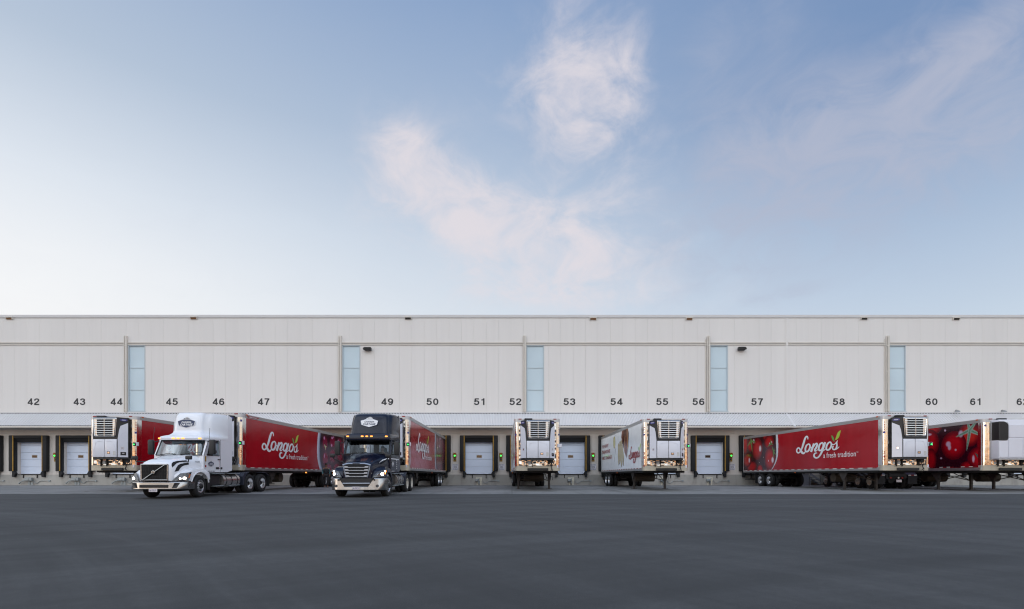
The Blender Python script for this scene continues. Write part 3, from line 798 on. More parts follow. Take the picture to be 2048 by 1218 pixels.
# canopy: corrugated sheet sloping down from the wall
def canopy(x0, x1):
    m = MB(); p = .134; n = int((x1 - x0) / p); st = []
    for i in range(n):
        a = x0 + i * p
        st += [(a, 0.0), (a + .05, 0.0), (a + .064, .042), (a + .120, .042)]
    st.append((x0 + n * p, 0.0))
    nv = Vector((0, -.68, .73)).normalized()
    for (x, h) in st:
        for (y, z) in ((-.02, 6.22), (-1.2, 5.02)):
            m.v.append((x, y + nv.y * h, z + nv.z * h))
    for i in range(len(st) - 1):
        m.f.append((2 * i, 2 * i + 1, 2 * i + 3, 2 * i + 2)); m.m.append(0)
    return m
for a, b in ((WX0, SEAM - .09), (SEAM + .09, WX1)):
    cp = canopy(a, b).build('canopy', K['canopy'], wh)
    cl = MB()  # dark blocks stand in for the shaded gaps at the pan ends
    for i in range(int((b - a) / .134)):
        x = a + i * .134
        cl.box(x + .001, x + .058, -.118, -.07, 6.15, 6.222); cl.box(x + .001, x + .058, -1.275, -1.235, 4.985, 5.05)
    cl.build('gap_shade', K['hub'], cp)
    f = MB(); f.bev(a, b, -1.3, -1.19, 4.86, 5.0, .015, 1); f.box(a, b, -1.19, -.0, 4.9, 4.93); f.build('fascia', K['trim'], cp)
m = MB(); m.box(WX0, WX1, -0.085, .0, 6.225, 6.30); m.build('canopy_flashing', K['coping'], wh)
# docks
DOCKS = {40: -123, 41: -30, 42: 62, 43: 155, 44: 247, 45: 342, 46: 434, 47: 522, 48: 682, 49: 774, 50: 864, 51: 958, 52: 1050, 53: 1142, 54: 1234, 55: 1326, 56: 1418.5, 57: 1514.5, 58: 1677, 59: 1770, 60: 1863, 61: 1954, 62: 2046}
cs = {k: wx(v) for k, v in DOCKS.items()}
OH = 1.21
edges = sorted((c - OH, c + OH) for c in cs.values())
piers, prev = [], WX0
for a, b in edges:
    piers.append((prev, a)); prev = b
piers.append((prev, WX1))
m = MB()
panels(m, 4.46, 5.9, WX0, WX1, y0=0.0, y1=.14)
for a, b in piers:
    m.box(a, b, 0, .42, .95, 4.44)
for a, b in edges:
    m.box(a, b, 0, .42, 4.12, 4.44)
m.build('dock_wall', K['facade_low'], wh)
m = MB(); m.box(WX0, WX1, .14, .42, 4.4, 5.6); m.build('dock_header', K['joint'], wh)
for a, b in edges:
    m = MB()
    m.prism([(a - .62, 1.0), (a - .57, 1.0), (a - .57, 4.37), (b + .56, 4.37), (b + .56, 1.0), (b + .61, 1.0), (b + .61, 4.42), (a - .62, 4.42)], 'y', -.02, 0)
    m.build('dock_frame', K['trim'], wh)
m = MB()
m.box(WX0, WX1, -.06, .5, -.4, .95)
m.build('foundation', K['concrete'], wh)
for k, c in cs.items():
    d_ = MB()
    for i in range(5):
        d_.bev(c - OH, c + OH, .34, .39, 1.0 + .62 * i + .006, 1.0 + .62 * (i + 1) - .006, .012, 1)
    dr = d_.build('dock_door', K['door'], wh)
    g = MB(); g.box(c - .21, c + .21, .325, .345, 2.42, 2.62); g.box(c - .25, c + .25, .33, .345, 2.38, 2.66, 1); g.build('door_window', [K['doorglass'], K['winframe']], dr)
    s = MB()
    for q in (-1, 1):
        a, b = c + q * 1.62, c + q * 1.20
        s.bev(min(a, b), max(a, b), -.34, 0, 1.23, 4.3, .05, 2)
        s.box(c + q * 1.22, c + q * 1.16, -.2, 0, 1.23, 4.1)
    s.bev(c - 1.3, c + 1.3, -.32, 0, 4.06, 4.3, .04, 2)
    s.add([(c - 1.2, -.22, 4.08), (c + 1.2, -.22, 4.08), (c + 1.2, -.05, 3.72), (c - 1.2, -.05, 3.72), (c - 1.2, -.0, 4.08), (c + 1.2, -.0, 4.08), (c + 1.2, 0, 3.72), (c - 1.2, 0, 3.72)],
          [(0, 1, 2, 3), (4, 5, 6, 7), (0, 3, 7, 4), (1, 2, 6, 5), (2, 3, 7, 6), (0, 1, 5, 4)])
    sl = s.build('dock_seal', K['black'], wh, smooth=40)
    for q in (-1, 1):
        y = MB(); y.bev(c + q * 1.285, c + q * 1.205, -.348, -.3, 1.26, 4.28, .012, 1) if q > 0 else y.bev(c - 1.285, c - 1.205, -.348, -.3, 1.26, 4.28, .012, 1)
        y.build('guide_stripe', K['yellow'], sl)
        b = MB()
        pts = [(1.36, 1.28), (1.2, 1.28), (1.06, 1.06), (1.06, .98), (1.16, .94), (1.16, .74), (1.36, .74)]
        b.prism([(c + q * p, z) for p, z in pts], 'y', -.30, -.07, r=.015, seg=1)
        b.build('dock_bumper', K['black'], wh)
    h = MB()
    for q in (-.56, .62):
        h.box(c + q - .03, c + q + .03, -.13, -.06, .66, .93)
    h.box(c - 1.05, c + 1.05, -.1, -.06, .93, .97)
    h.build('leveler_lip', K['hub'], wh)

# ------------------------------------------------------------------ fittings on the wall
def wall_lamp(px, py, lit, label):
    t = thing('wall_light', label, 'wall light', (wx(px), D, wz(py)), group='small box lights along the parapet')
    m = MB(); m.bev(-.29, .29, -.16, 0, .02, .13, .015, 1); m.bev(-.29, -.25, -.15, 0, -.12, .02, .008, 1); m.bev(.25, .29, -.15, 0, -.12, .02, .008, 1); m.box(-.25, .25, -.05, 0, -.12, .02); m.build('housing', K['trim'], t)
    m = MB(); m.prism([(-.14, .0), (-.06, -.11), (-.052, -.11), (-.052, 0)], 'x', -.24, .24); m.build('lens', K['glow'] if lit else K['bronze'], t)
for px, py, lit, lab in ((20.5, 636.5, 1, 'small bronze light under the parapet above bay 42, leftmost of its row'), (388.5, 636, 1, 'small bronze light under the parapet between bay numbers 45 and 46'),
                         (816.5, 636.5, 0, 'small unlit light under the parapet between bay numbers 49 and 50'), (1186, 637.5, 1, 'small glowing light under the parapet between bay numbers 53 and 54'),
                         (1378, 637.5, 1, 'small glowing light under the parapet just left of bay number 56'), (1727, 637, 0, 'small unlit light under the parapet between bay numbers 58 and 59'),
                         (1911, 637.5, 0, 'small unlit light under the parapet between bay numbers 60 and 61')):
    wall_lamp(px, py, lit, lab)
for px, py, s, lab in ((736, 699, -1, 'black floodlight pointing left beside the tall window near bay 49'), (1482, 698.5, 1, 'black floodlight pointing right beside the tall window near bay 57')):
    t = thing('floodlight', lab, 'floodlight', (wx(px), D, wz(py)), group='black wall floodlights')
    m = MB(); m.prism([(-.33 * s, -.13), (-.33 * s, .13), (.2 * s, .14), (.33 * s, .06), (.36 * s, 0), (.33 * s, -.07), (.2 * s, -.14)], 'y', -.34, -.06, r=.02, seg=1)
    for i in range(5): m.box(-.3, .3, -.36, -.34, -.1 + .05 * i - .008, -.1 + .05 * i + .008)
    m.build('head', K['blackp'], t)
    m = MB(); m.box(-.1, .1, -.06, 0, -.1, .1); m.build('bracket', K['blackp'], t)
for px, lab in ((1906, 'silver bracket lamp above the canopy between bay numbers 60 and 61'), (1998, 'silver bracket lamp above the canopy right of bay number 61')):
    t = thing('bracket_lamp', lab, 'lamp', (wx(px), D, wz(822)), group='silver lamps above the canopy')
    m = MB(); m.tube([(.25, 0, .02), (.18, -.25, .04), (-.05, -.5, -.02)], .035); m.cyl((.25, -.0, .02), (.25, -.06, .02), .09); m.build('arm', K['greylamp'], t)
    m = MB(); m.loft([[(-.05 + .02 * math.cos(a) , -.5 + .06 * math.sin(a), -.0) for a in [k * PI / 5 for k in range(10)]], [(-.12 + .16 * math.cos(a), -.6 + .16 * math.sin(a), -.07) for a in [k * PI / 5 for k in range(10)]], [(-.16 + .2 * math.cos(a), -.62 + .2 * math.sin(a), -.16) for a in [k * PI / 5 for k in range(10)]]]); m.build('lamp_head', K['greylamp'], t, smooth=40)
def signal(px, lab):
    t = thing('dock_signal', lab, 'signal light', (wx(px), D, 0), group='red and green dock signal lights')
    m = MB(); m.bev(-.13, .13, -.13, 0, wz(914.2), wz(905.5), .015, 1); m.build('housing', K['yellow'], t)
    for z, mm, nm in ((wz(907.6), 'redlens', 'red_lamp'), (wz(911.4), 'green', 'green_lamp')):
        m = MB(); m.cyl((0, -.13, z), (0, -.16, z), .07, .06, 16); m.build(nm, K[mm], t)
    m = MB(); m.box(-.13, .13, -.02, 0, wz(923.2), wz(914.4)); 
    for i in range(4): m.box(-.09, .09, -.024, -.02, wz(922 - 2.0 * i), wz(922 - 2.0 * i) + .03, 1)
    m.cyl((0, -.02, wz(918.6)), (0, -.026, wz(918.6)), .07, seg=12, mi=1); m.build('caution_plate', [K['yellow'], K['number']], t)
for px, lab in ((111.5, 'dock signal light between the black seals of bays 42 and 43, partly hidden'), (909.7, 'dock signal light showing green left of the bay 51 door'), (1001.8, 'dock signal light showing green right of the bay 51 door'),
                (1186, 'dock signal light between bay 53 and the white trailer'), (1461.5, 'dock signal light between bay 56 and the red tomato trailer')):
    signal(px, lab)
def wheel_sign(px, lab):
    t = thing('warning_sign', lab, 'sign', (wx(px), D, wz(934)), group='white driver warning signs')
    m = MB(); m.bev(-.26, .26, -.025, 0, -.27, .27, .006, 1); m.build('board', K['signwhite'], t)
    m = MB()
    for i, w in enumerate(('DRIVERS', 'CHECK', 'YOUR', 'WHEELS')):
        m.text(w, (0, -.029, .18 - .12 * i), (1, 0, 0), (0, 0, 1), .42 if len(w) > 5 else .3, .075, bold=.03)
    m.build('lettering', K['number'], t)
for px, lab in ((910.5, 'white drivers sign below the signal left of the bay 51 door'), (1003.2, 'white drivers sign below the signal right of the bay 51 door'), (1186.5, 'white drivers sign between bay 53 and the white trailer'), (1464, 'white drivers sign between bay 56 and the red tomato trailer')):
    wheel_sign(px, lab)
def lock(k, style, lab):
    t = thing('dock_lock', lab, 'dock lock', (cs[k], D, 0), group='vehicle locks on the dock foundation')
    m = MB()
    if style:
        m.box(-.26, .26, -.08, -.062, .42, .72); m.box(-.2, -.06, -.09, -.062, .04, .42); m.box(.1, .22, -.09, -.062, .04, .42)
        m.build('back_plate', K['pale'], t)
        m = MB(); m.bev(-.3, .02, -.3, -.09, .36, .58, .03, 1); m.cyl((-.1, -.3, .5), (.06, -.3, .62), .05); m.box(-.05, .06, -.25, -.1, .2, .4); m.build('hook_block', K['galv'], t)
    else:
        m.box(-.16, .02, -.12, -.065, .04, .5); m.box(.08, .26, -.12, -.065, .04, .5); m.build('back_plate', K['galv'], t)
        m = MB(); m.bev(-.28, .32, -.34, -.12, .42, .7, .03, 1); m.prism([(-.28, .6), (-.75, .3), (-.84, .2), (-.78, .16), (-.6, .34), (-.28, .45)], 'y', -.3, -.2); m.cyl((.05, -.36, .56), (.05, -.34, .56), .08); m.build('hook_block', K['galv'], t)
    m = MB(); m.tube([(.32, -.1, .46), (.42, -.09, .26), (.62, -.09, .2), (.86, -.09, .40), (1.62, -.09, .42)], .022); m.cyl((1.66, -.14, .42), (1.66, -.06, .42), .085, seg=14); m.build('conduit', K['galv'], t)
for k, st in ((41, 0), (42, 0), (43, 0), (44, 0), (51, 1), (53, 1), (55, 1), (56, 1)):
    lock(k, st, {41: 'grey dock lock whose conduit ends at the left edge, under bay 41', 42: 'grey dock lock with arm on pale foundation under bay 42', 43: 'grey dock lock with arm on pale foundation under bay 43', 44: 'grey dock lock under bay 44 just left of the white truck',
                 51: 'dock lock with pale back plate below the bay 51 door', 53: 'dock lock with pale back plate under bay 53 right of the middle trailer', 55: 'dock lock with pale back plate behind the legs of the white trailer', 56: 'dock lock under bay 56 beside the black bumper'}[k])
# ================================================================== wheels
def tyre_mb(r=.5, w=.28, sx=1):
    m = MB()
    h = w / 2
    m.lathe([(r * .56, -h * .8), (r * .62, -h), (r * .86, -h), (r * .95, -h * .88), (r, -h * .6), (r, -h * .28), (r * .985, -h * .26), (r * .985, -h * .22), (r, -h * .2), (r, h * .2), (r * .985, h * .22), (r * .985, h * .26), (r, h * .28), (r, h * .6), (r * .95, h * .88), (r * .86, h), (r * .62, h), (r * .56, h * .8), (r * .56, -h * .8)], (0, 0, 0), 32, sx=sx)
    return m
def rim_front(sx=1):          # convex steer wheel with hand holes
    m = MB()
    m.lathe([(.285, .11), (.292, .14), (.27, .135), (.255, .09), (.235, .085), (.17, .125), (.145, .13)], (0, 0, 0), 30, sx=sx)
    m.lathe([(.145, .128), (.12, .125), (.11, .16), (.105, .2), (.07, .225), (0, .23)], (0, 0, 0), 18, 1, sx=sx)
    for i in range(10):
        a = 2 * PI * i / 10
        c, s = math.cos(a), math.sin(a)
        x0 = .106 * sx
        m.cyl((x0 - .012 * sx, .203 * c, .203 * s), (x0 + .012 * sx, .203 * c, .203 * s), .03, seg=10, mi=2)
        a += PI / 10
        m.cyl((.12 * sx, .135 * math.cos(a), .135 * math.sin(a)), (.165 * sx, .135 * math.cos(a), .135 * math.sin(a)), .015, seg=6, mi=0)
    return m
def rim_dual(sx=1):           # deep-dished outer dual
    m = MB()
    m.lathe([(.285, .11), (.293, .14), (.275, .135), (.26, .05), (.25, -.02), (.215, -.055), (.12, -.06)], (0, 0, 0), 28, sx=sx)
    m.lathe([(.12, -.06), (.11, .03), (.1, .06), (0, .065)], (0, 0, 0), 16, 1, sx=sx)
    for i in range(10):
        a = 2 * PI * i / 10
        m.cyl((-.055 * sx, .19 * math.cos(a), .19 * math.sin(a)), (-.046 * sx, .19 * math.cos(a), .19 * math.sin(a)), .022, seg=8, mi=2)
    return m
_wm = {}
def wheel(parent, x, y, z, side, kind, rimmat='rim'):
    key = ('t', kind == 'front')
    if key not in _wm:
        _wm[key] = tyre_mb(.5, .3 if kind == 'front' else .27)
        o = _wm[key].build('wheel', K['tyre'], smooth=50); _wm[key] = o.data; bpy.data.objects.remove(o)
    o = bpy.data.objects.new('wheel', _wm[key]); COL.objects.link(o); o.parent = parent; o.location = (x, y, z)
    if kind != 'inner':
        key = (kind, side, rimmat)
        if key not in _wm:
            q = (rim_front if kind == 'front' else rim_dual)(side).build('rim', [K[rimmat], K['hub'] if rimmat == 'rim' else K[rimmat], K['blackp']], smooth=40); _wm[key] = q.data; bpy.data.objects.remove(q)
        q = bpy.data.objects.new('rim', _wm[key]); COL.objects.link(q); q.parent = o
    return o
def duals(parent, y, z, rimmat='rim', half=1.02):
    for s in (-1, 1):
        wheel(parent, s * (half + .12), y, z, s, 'outer', rimmat)
        wheel(parent, s * (half - .22), y, z, s, 'inner')

# ================================================================== printed trailer artwork (colour per vertex of a fine sheet)
def lerp3(a, b, t): return tuple(x + (y - x) * t for x, y in zip(a, b))
def sst(x, a, b):
    t = max(0, min(1, (x - a) / (b - a))); return t * t * (3 - 2 * t)
def C3(r, g, b): return (lin(r), lin(g), lin(b))
def inpoly(x, y, P):
    c = False
    for i in range(len(P)):
        (x1, y1), (x2, y2) = P[i], P[i - 1]
        if (y1 > y) != (y2 > y) and x < (x2 - x1) * (y - y1) / (y2 - y1) + x1: c = not c
    return c
def fruit(c, t, z, e, base, edge, hi=None, hic=(.75, .66, .72)):
    q = math.hypot((t - e[0]) / e[2], (z - e[1]) / e[3])
    if q < 1:
        c = lerp3(base, edge, sst(q, .35, 1.0))
    return c
def spot(c, t, z, e, col=(.72, .64, .70), a=.9):
    q = math.hypot((t - e[0]) / e[2], (z - e[1]) / e[3])
    return lerp3(c, col, a * (1 - sst(q, .45, 1.0)))
def star(c, t, z, cx, cz, arms, wd, c0, c1):
    for (ax, az) in arms:
        dx, dz = ax - cx, az - cz
        l = math.hypot(dx, dz)
        u = ((t - cx) * dx + (z - cz) * dz) / (l * l)
        if -.05 <= u <= 1:
            v = abs((t - cx) * dz - (z - cz) * dx) / l
            w = wd * (1 - u) * (.75 + .7 * u) + .006
            if v < w * 1.25 + .01: c = lerp3(c, lerp3(c0, c1, sst(v / w, .0, 1) * .8 + .2 * math.sin(u * 23) ** 2), 1 - sst(v, w * .75, w * 1.25 + .01))
    return c
def art_tomato_bowl(t, z):
    edge = 10.28 + .10 * (z - 3.1) ** 2 + (.45 * max(0, (2.4 - z)) ** 2)
    if t < edge: return None
    if t < edge + .33 - .1 * abs(z - 3.4): return C3(206, 210, 216)
    c = C3(58, 16, 20)
    d1, d2 = C3(172, 26, 28), C3(86, 14, 22)
    for e in ((15.33, 3.5, .5, .95), (11.89, 3.95, .62, .4), (14.19, 1.6, .85, .45), (14.94, 2.14, .69, .6), (12.9, 1.4, .45, .35), (14.34, 3.35, .62, .56), (13.33, 3.0, .85, .92), (11.57, 3.45, .72, .55), (11.44, 2.15, .79, .95)):
        c = fruit(c, t, z, e, d1, d2)
    for e in ((12.87, 3.0, .21, .3), (11.06, 2.05, .2, .28), (14.6, 2.13, .14, .24), (13.86, 3.66, .12, .24), (11.2, 3.38, .09, .14), (11.5, 3.3, .06, .12), (12.4, 2.3, .05, .05), (13.0, 1.9, .04, .04), (11.65, 2.0, .05, .09)):
        c = spot(c, t, z, e)
    g0, g1 = C3(120, 150, 84), C3(60, 92, 44)
    c = star(c, t, z, 14.3, 3.72, ((14.9, 3.32), (14.1, 2.75), (13.6, 3.55), (14.4, 4.2)), .13, g0, g1)
    c = star(c, t, z, 11.3, 3.3, ((11.75, 3.08), (11.35, 3.62), (11.0, 3.2)), .10, g0, C3(34, 46, 24))
    c = star(c, t, z, 10.95, 2.7, ((11.15, 3.1), (10.66, 2.75), (10.55, 2.36), (10.95, 2.2), (10.8, 2.9)), .10, g0, C3(30, 40, 26))
    return c
def art_tomato_close(t, z):
    c = C3(44, 8, 24)
    d1, d2 = C3(176, 14, 28), C3(92, 4, 22)
    for e in ((5.4, 3.0, .9, .9), (4.9, 1.9, .7, .7), (3.75, 3.75, .85, .4), (3.75, 2.85, .65, .85), (3.72, 1.8, .42, .75), (.11, 2.63, .4, .58), (1.08, 1.36, .52, .32), (6.6, 2.4, .8, 1.0)):
        c = fruit(c, t, z, e, d1, d2)
    c = fruit(c, t, z, (1.01, 3.16, .74, .68), C3(190, 40, 34), d2)
    c = fruit(c, t, z, (2.05, 2.62, .88, .84), C3(186, 14, 30), d2)
    c = fruit(c, t, z, (.35, 1.83, .75, .62), C3(182, 22, 34), d2)
    for e in ((2.42, 2.72, .22, .20), (2.34, 2.52, .15, .2), (1.55, 3.26, .2, .25), (.72, 1.79, .10, .26), (2.95, 1.9, .1, .07), (2.65, 3.55, .09, .08), (1.9, 2.35, .09, .08), (.3, 3.0, .06, .04), (3.9, 3.4, .3, .1)):
        c = spot(c, t, z, e, C3(206, 180, 204))
    c = star(c, t, z, .95, 3.42, ((1.88, 3.10), (.12, 3.02), (1.16, 2.28), (1.1, 3.9), (.5, 3.9)), .125, C3(80, 124, 92), C3(150, 178, 170))
    c = star(c, t, z, .05, 1.55, ((.62, 2.12),), .14, C3(70, 96, 92), C3(60, 84, 84))
    return c
def art_cherry_bowl(t, z):
    edge = 9.30 + .12 * (z - 2.7) ** 2 + .22 * max(0, 2.3 - z) ** 2
    if t < edge: return None
    w = .46
    if t < edge + w: return lerp3(C3(198, 204, 220), C3(120, 126, 150), sst((t - edge) / w, .3, 1))
    c = lerp3(C3(52, 44, 62), C3(44, 8, 26), sst(t, edge + w, edge + w + .35))
    d1, d2 = C3(124, 12, 52), C3(56, 4, 26)
    for e in ((10.7, 3.25, .62, .62), (12.1, 3.4, .75, .55), (13.5, 3.4, .7, .5), (10.75, 2.1, .7, .68), (12.1, 2.35, .85, .7), (13.6, 2.4, .8, .6), (11.4, 1.45, .7, .4), (12.9, 1.5, .8, .4), (14.4, 3.0, .6, .8)):
        c = fruit(c, t, z, e, d1, d2)
    for e in ((10.55, 3.6, .15, .16), (12.0, 3.72, .22, .12), (11.9, 3.15, .18, .14), (13.2, 3.6, .12, .1), (10.6, 2.3, .09, .2), (12.3, 3.8, .1, .1)):
        c = spot(c, t, z, e, C3(206, 150, 196), .75)
    c = star(c, t, z, 10.75, 2.95, ((10.55, 3.15), (10.8, 2.72), (10.95, 3.0)), .10, C3(210, 214, 170), C3(90, 84, 60))
    return c
BRD = [(5.75, 4.0), (4.0, 4.0), (3.72, 3.7), (3.86, 2.82), (4.39, 2.05), (5.07, 2.5), (5.75, 3.2), (6.0, 3.5)]
SLC = [[(7.13, 3.05), (6.85, 3.2), (6.55, 3.0), (6.35, 2.3), (6.55, 1.75), (6.97, 1.62), (7.2, 2.3)], [(6.62, 3.24), (6.2, 3.3), (5.95, 2.6), (5.7, 1.7), (6.05, 1.46), (6.4, 1.9), (6.6, 2.6)], [(6.07, 3.4), (5.7, 3.2), (5.4, 2.7), (5.12, 2.1), (5.3, 1.52), (5.6, 1.7), (5.95, 2.5)]]
def art_bread(t, z):
    c = None
    for sx in (.10,):
        if inpoly(t + .12, z + .12, BRD): c = C3(168, 176, 182)
    if inpoly(t, z, BRD):
        u = (t - 3.7) / 2.2
        c = lerp3(C3(74, 34, 26), C3(132, 76, 58), .5 + .5 * math.sin(7 * u + 2.0 * z))
        if abs(t - 4.05 - .16 * (z - 2.8)) < .07: c = C3(196, 158, 112)
        if abs(t - 4.9 - .1 * math.sin(3 * z)) < .06 and z < 3.5: c = C3(196, 160, 128)
        if (t - 3.72) < .10: c = C3(74, 30, 22)
    for P in SLC:
        if inpoly(t + .07, z + .08, P): c = C3(94, 68, 54)
        if inpoly(t, z, P): c = lerp3(C3(196, 184, 142), C3(160, 142, 98), .5 + .5 * math.sin(31 * t + 17 * z) * math.sin(23 * z))
    q = math.hypot((t - 8.42) / .42, (z - 3.3) / .47)
    if q < 1: c = lerp3(C3(212, 206, 158), C3(178, 166, 106), sst(q, .6, 1))
    if inpoly(t, z, [(7.80, 2.92), (7.92, 2.92), (8.52, 1.85), (8.42, 1.8)]): c = C3(104, 82, 78)
    return c
def print_sheet(parent, side, fn, t0, t1, x, z0=1.315, z1=3.92, step=.028):
    nt_, nz_ = int((t1 - t0) / step) + 1, int((z1 - z0) / step) + 1
    idx, m = {}, MB()
    m.cols = []
    for i in range(nt_):
        for j in range(nz_):
            t, z = t0 + (t1 - t0) * i / (nt_ - 1), z0 + (z1 - z0) * j / (nz_ - 1)
            c = fn(t, z)
            if c is None: continue
            idx[(i, j)] = len(m.v)
            m.v.append((side * x, t, z)); m.cols.append((c[0], c[1], c[2], 1))
    for i in range(nt_ - 1):
        for j in range(nz_ - 1):
            k = [idx.get(q) for q in ((i, j), (i + 1, j), (i + 1, j + 1), (i, j + 1))]
            if None not in k: m.f.append(tuple(k)); m.m.append(0)
    return m.build('side_graphic', K['print'], parent)
def logo(parent, side, t0, z0, sc_, ink, x, tagline=True):
    # u runs rear-to-front on the left side (-1) and front-to-rear on the right side (+1)
    P = lambda u, v, k: (side * (x + .0004 * k), (t0 - u * sc_) if side < 0 else (t0 + u * sc_), z0 + v * sc_)
    m = MB(); k = 0
    for s in LOGO_STROKES:
        for a, b in zip(s, s[1:]):
            k += .25
            m.poly([P(a[0], a[1], k), P(a[2], a[3], k), P(b[2], b[3], k + .2), P(b[0], b[1], k + .2)])
        k += 1
    m.build('script_lettering', K[ink], parent)
    for lf, c in zip(LOGO_LEAVES, ('leafd', 'leafl')):
        MB().poly([P(a, b, 0) for a, b in lf]).build('logo_leaf', K[c], parent)
    if tagline:
        m = MB()
        ud = (0, -1, 0) if side < 0 else (0, 1, 0)
        o = P(4.42, -.235, 1)
        m.text('a fresh tradition', o, ud, (0, 0, 1), 2.95 * sc_, .33 * sc_, bold=.004)
        o = P(6.02, -.17, 1)
        m.text('TM', o, ud, (0, 0, 1), .14 * sc_, .07 * sc_)
        m.build('tagline', K[ink], parent)

# ================================================================== refrigerated trailers
def vertical_text(m, s, x, y, ztop, h, w, gap, mi=0):
    for i, ch in enumerate(s):
        m.text(ch, (x, y, ztop - i * (h + gap) - h / 2), (1, 0, 0), (0, 0, 1), w, h, mi, bold=.02)
def reefer_unit(t, zt):
    """bowed front unit with chrome grille; zt = top of trailer"""
    u = MB()
    plan = [(-.95, 0), (-.95, -.12), (-.66, -.50), (.66, -.50), (.95, -.12), (.95, 0)]
    Z0, Z1 = zt - 2.34, zt - .12
    u.prism([(x, y) for x, y in plan], 'z', Z0 + .06, Z1, r=.02, seg=1)
    root = u.build('cooling_unit', K['unitblack'], t)
    b = MB(); b.prism([(x * 1.0, y * 1.02) for x, y in plan], 'z', Z0 - .03, Z0 + .055); b.build('unit_base', K['blackp'], root)
    # lower doors
    zd0, zd1 = Z0 + .075, zt - 1.30
    for s in (-1, 1):
        d_ = MB(); x0, x1 = sorted((s * .012, s * .645))
        d_.bev(x0, x1, -.535, -.50, zd0, zd1, .018, 2)
        # moulded swage on the door
        P = [(.10, zd1 - .10), (.36, zd1 - .12), (.47, zd1 - .16), (.52, zd1 - .30), (.575, zd0 + .3)]
        d_.tube([(s * a, -.535, z) for a, z in P], .012, 6)
        if s > 0:
            d_.box(.13, .29, -.540, -.535, zd0 + .18, zd0 + .30, 1); d_.box(.155, .265, -.543, -.54, zd0 + .20, zd0 + .28, 2)
            d_.box(.46, .60, -.5385, -.535, zd0 + .10, zd0 + .32, 3)
        d_.build('unit_door', [K['reefer'], K['blackp'], K['lampsilver'], K['boxgrey']], root, smooth=40)
    # angled side panels, cut back below the black hood
    for s in (-1, 1):
        n = Vector((s * .795, -.607, 0)); e = Vector((s * .607, .795, 0)) * .46 * 1.02
        o = Vector((s * .665, -.505, 0)) + n * .002
        def q(u_, z, off): return tuple(o + e * u_ + n * off + Vector((0, 0, z)))
        out = [(0.02, zd0), (1.0, zd0), (1.0, zt - .62), (.42, zt - .80), (.27, zt - 1.0), (0.02, zt - 2.0)] if False else [(0.03, zd0), (1.0, zd0), (1.0, zt - .40), (.30, zt - .58), (.16, zt - .80), (.03, zt - 1.28)]
        p = MB()
        a = [q(u_, z, .03) for u_, z in out]; c = [q(u_, z, .0) for u_, z in out]
        nn = len(out)
        p.add(a + c, [tuple(range(nn)), tuple(range(2 * nn - 1, nn - 1, -1))] + [(i, (i + 1) % nn, nn + (i + 1) % nn, nn + i) for i in range(nn)])
        p.poly([q(.30, zd0 + .42, .033), q(.62, zd0 + .42, .033), q(.62, zd0 + .56, .033), q(.30, zd0 + .56, .033)], 1)
        p.poly([q(.36, zd0 + .445, .036), q(.54, zd0 + .445, .036), q(.54, zd0 + .535, .036), q(.36, zd0 + .535, .036)], 3)
        if s > 0:
            p.poly([q(.28, zd0 + .10, .033), q(.82, zd0 + .10, .033), q(.82, zd0 + .28, .033), q(.28, zd0 + .28, .033)], 2)
            p.poly([q(.42, zd0 + .19, .036), q(.66, zd0 + .19, .036), q(.66, zd0 + .23, .036), q(.42, zd0 + .23, .036)], 3)
        p.tube([q(.30, zt - 1.15, .032), q(.40, zt - .98, .032), q(.75, zt - .90, .032)], .010, 5)
        p.build('unit_side_panel', [K['reefer'], K['plate'], K['blackp'], K['lampsilver']], root)
        bd = MB()
        o2 = o + e * .6 + n * .022 + Vector((0, 0, zt - .26)); eu = e.normalized()
        bd.add([tuple(o2 + eu * (.17 * math.cos(i * PI / 9)) + Vector((0, 0, .065 * math.sin(i * PI / 9)))) for i in range(18)], [tuple(range(18))])
        bd.add([tuple(o2 + n * .003 + eu * (x_ * .085 * s) + Vector((0, 0, z_))) for x_, z_ in ((-1, -.012), (1, -.012), (1, .012), (-1, .012))], [(0, 1, 2, 3)], 1)
        bd.build('oval_badge', [K['badge'], K['whiteink']], root)
    # grille: chrome trapezoid ring with louvres
    g = MB()
    gz1, gz0 = zt - .15, zt - 1.17
    outr = [(-.655, gz1 - .04), (-.62, gz1), (.62, gz1), (.655, gz1 - .04), (.58, gz0 + .06), (.53, gz0), (-.53, gz0), (-.58, gz0 + .06)]
    inr = [(x * .91, gz0 + .06 + (z - gz0) * .88) for x, z in outr]
    n = len(outr)
    A = [(x, -.53, z) for x, z in outr]; B = [(x, -.56, z) for x, z in [((a[0] + b[0]) / 2, (a[1] + b[1]) / 2) for a, b in zip(outr, inr)]]; Cc = [(x, -.525, z) for x, z in inr]
    for p, q_ in ((A, B), (B, Cc)):
        g.add(p + q_, [(i, (i + 1) % n, n + (i + 1) % n, n + i) for i in range(n)])
    for s in (-1, 1):
        g.add([(s * .585, -.53, gz1 - .05), (s * .36, -.53, gz1 - .05), (s * .36, -.53, gz0 + .05), (s * .50, -.53, gz0 + .05)], [(0, 1, 2, 3)])
    for i in range(8):
        z = gz1 - .075 - i * (gz1 - gz0 - .13) / 7.3
        hw = .60 - .085 * (gz1 - z) / (gz1 - gz0)
        g.add([(-hw, -.545, z + .018), (hw, -.545, z + .018), (hw, -.560, z + .010), (-hw, -.560, z + .010), (-hw, -.566, z - .012), (hw, -.566, z - .012), (-hw, -.54, z - .018), (hw, -.54, z - .018)], [(0, 1, 2, 3), (3, 2, 5, 4), (4, 5, 7, 6)])
    g.bev(-.014, .014, -.575, -.53, gz0 + .02, gz1 - .02, .006, 1)
    g.build('grille', K['satinbright'], root)
    k = MB(); k.box(-.43, .43, -.5345, -.505, gz0 + .07, gz1 - .06); k.build('grille_opening', K['black'], root)
    return root

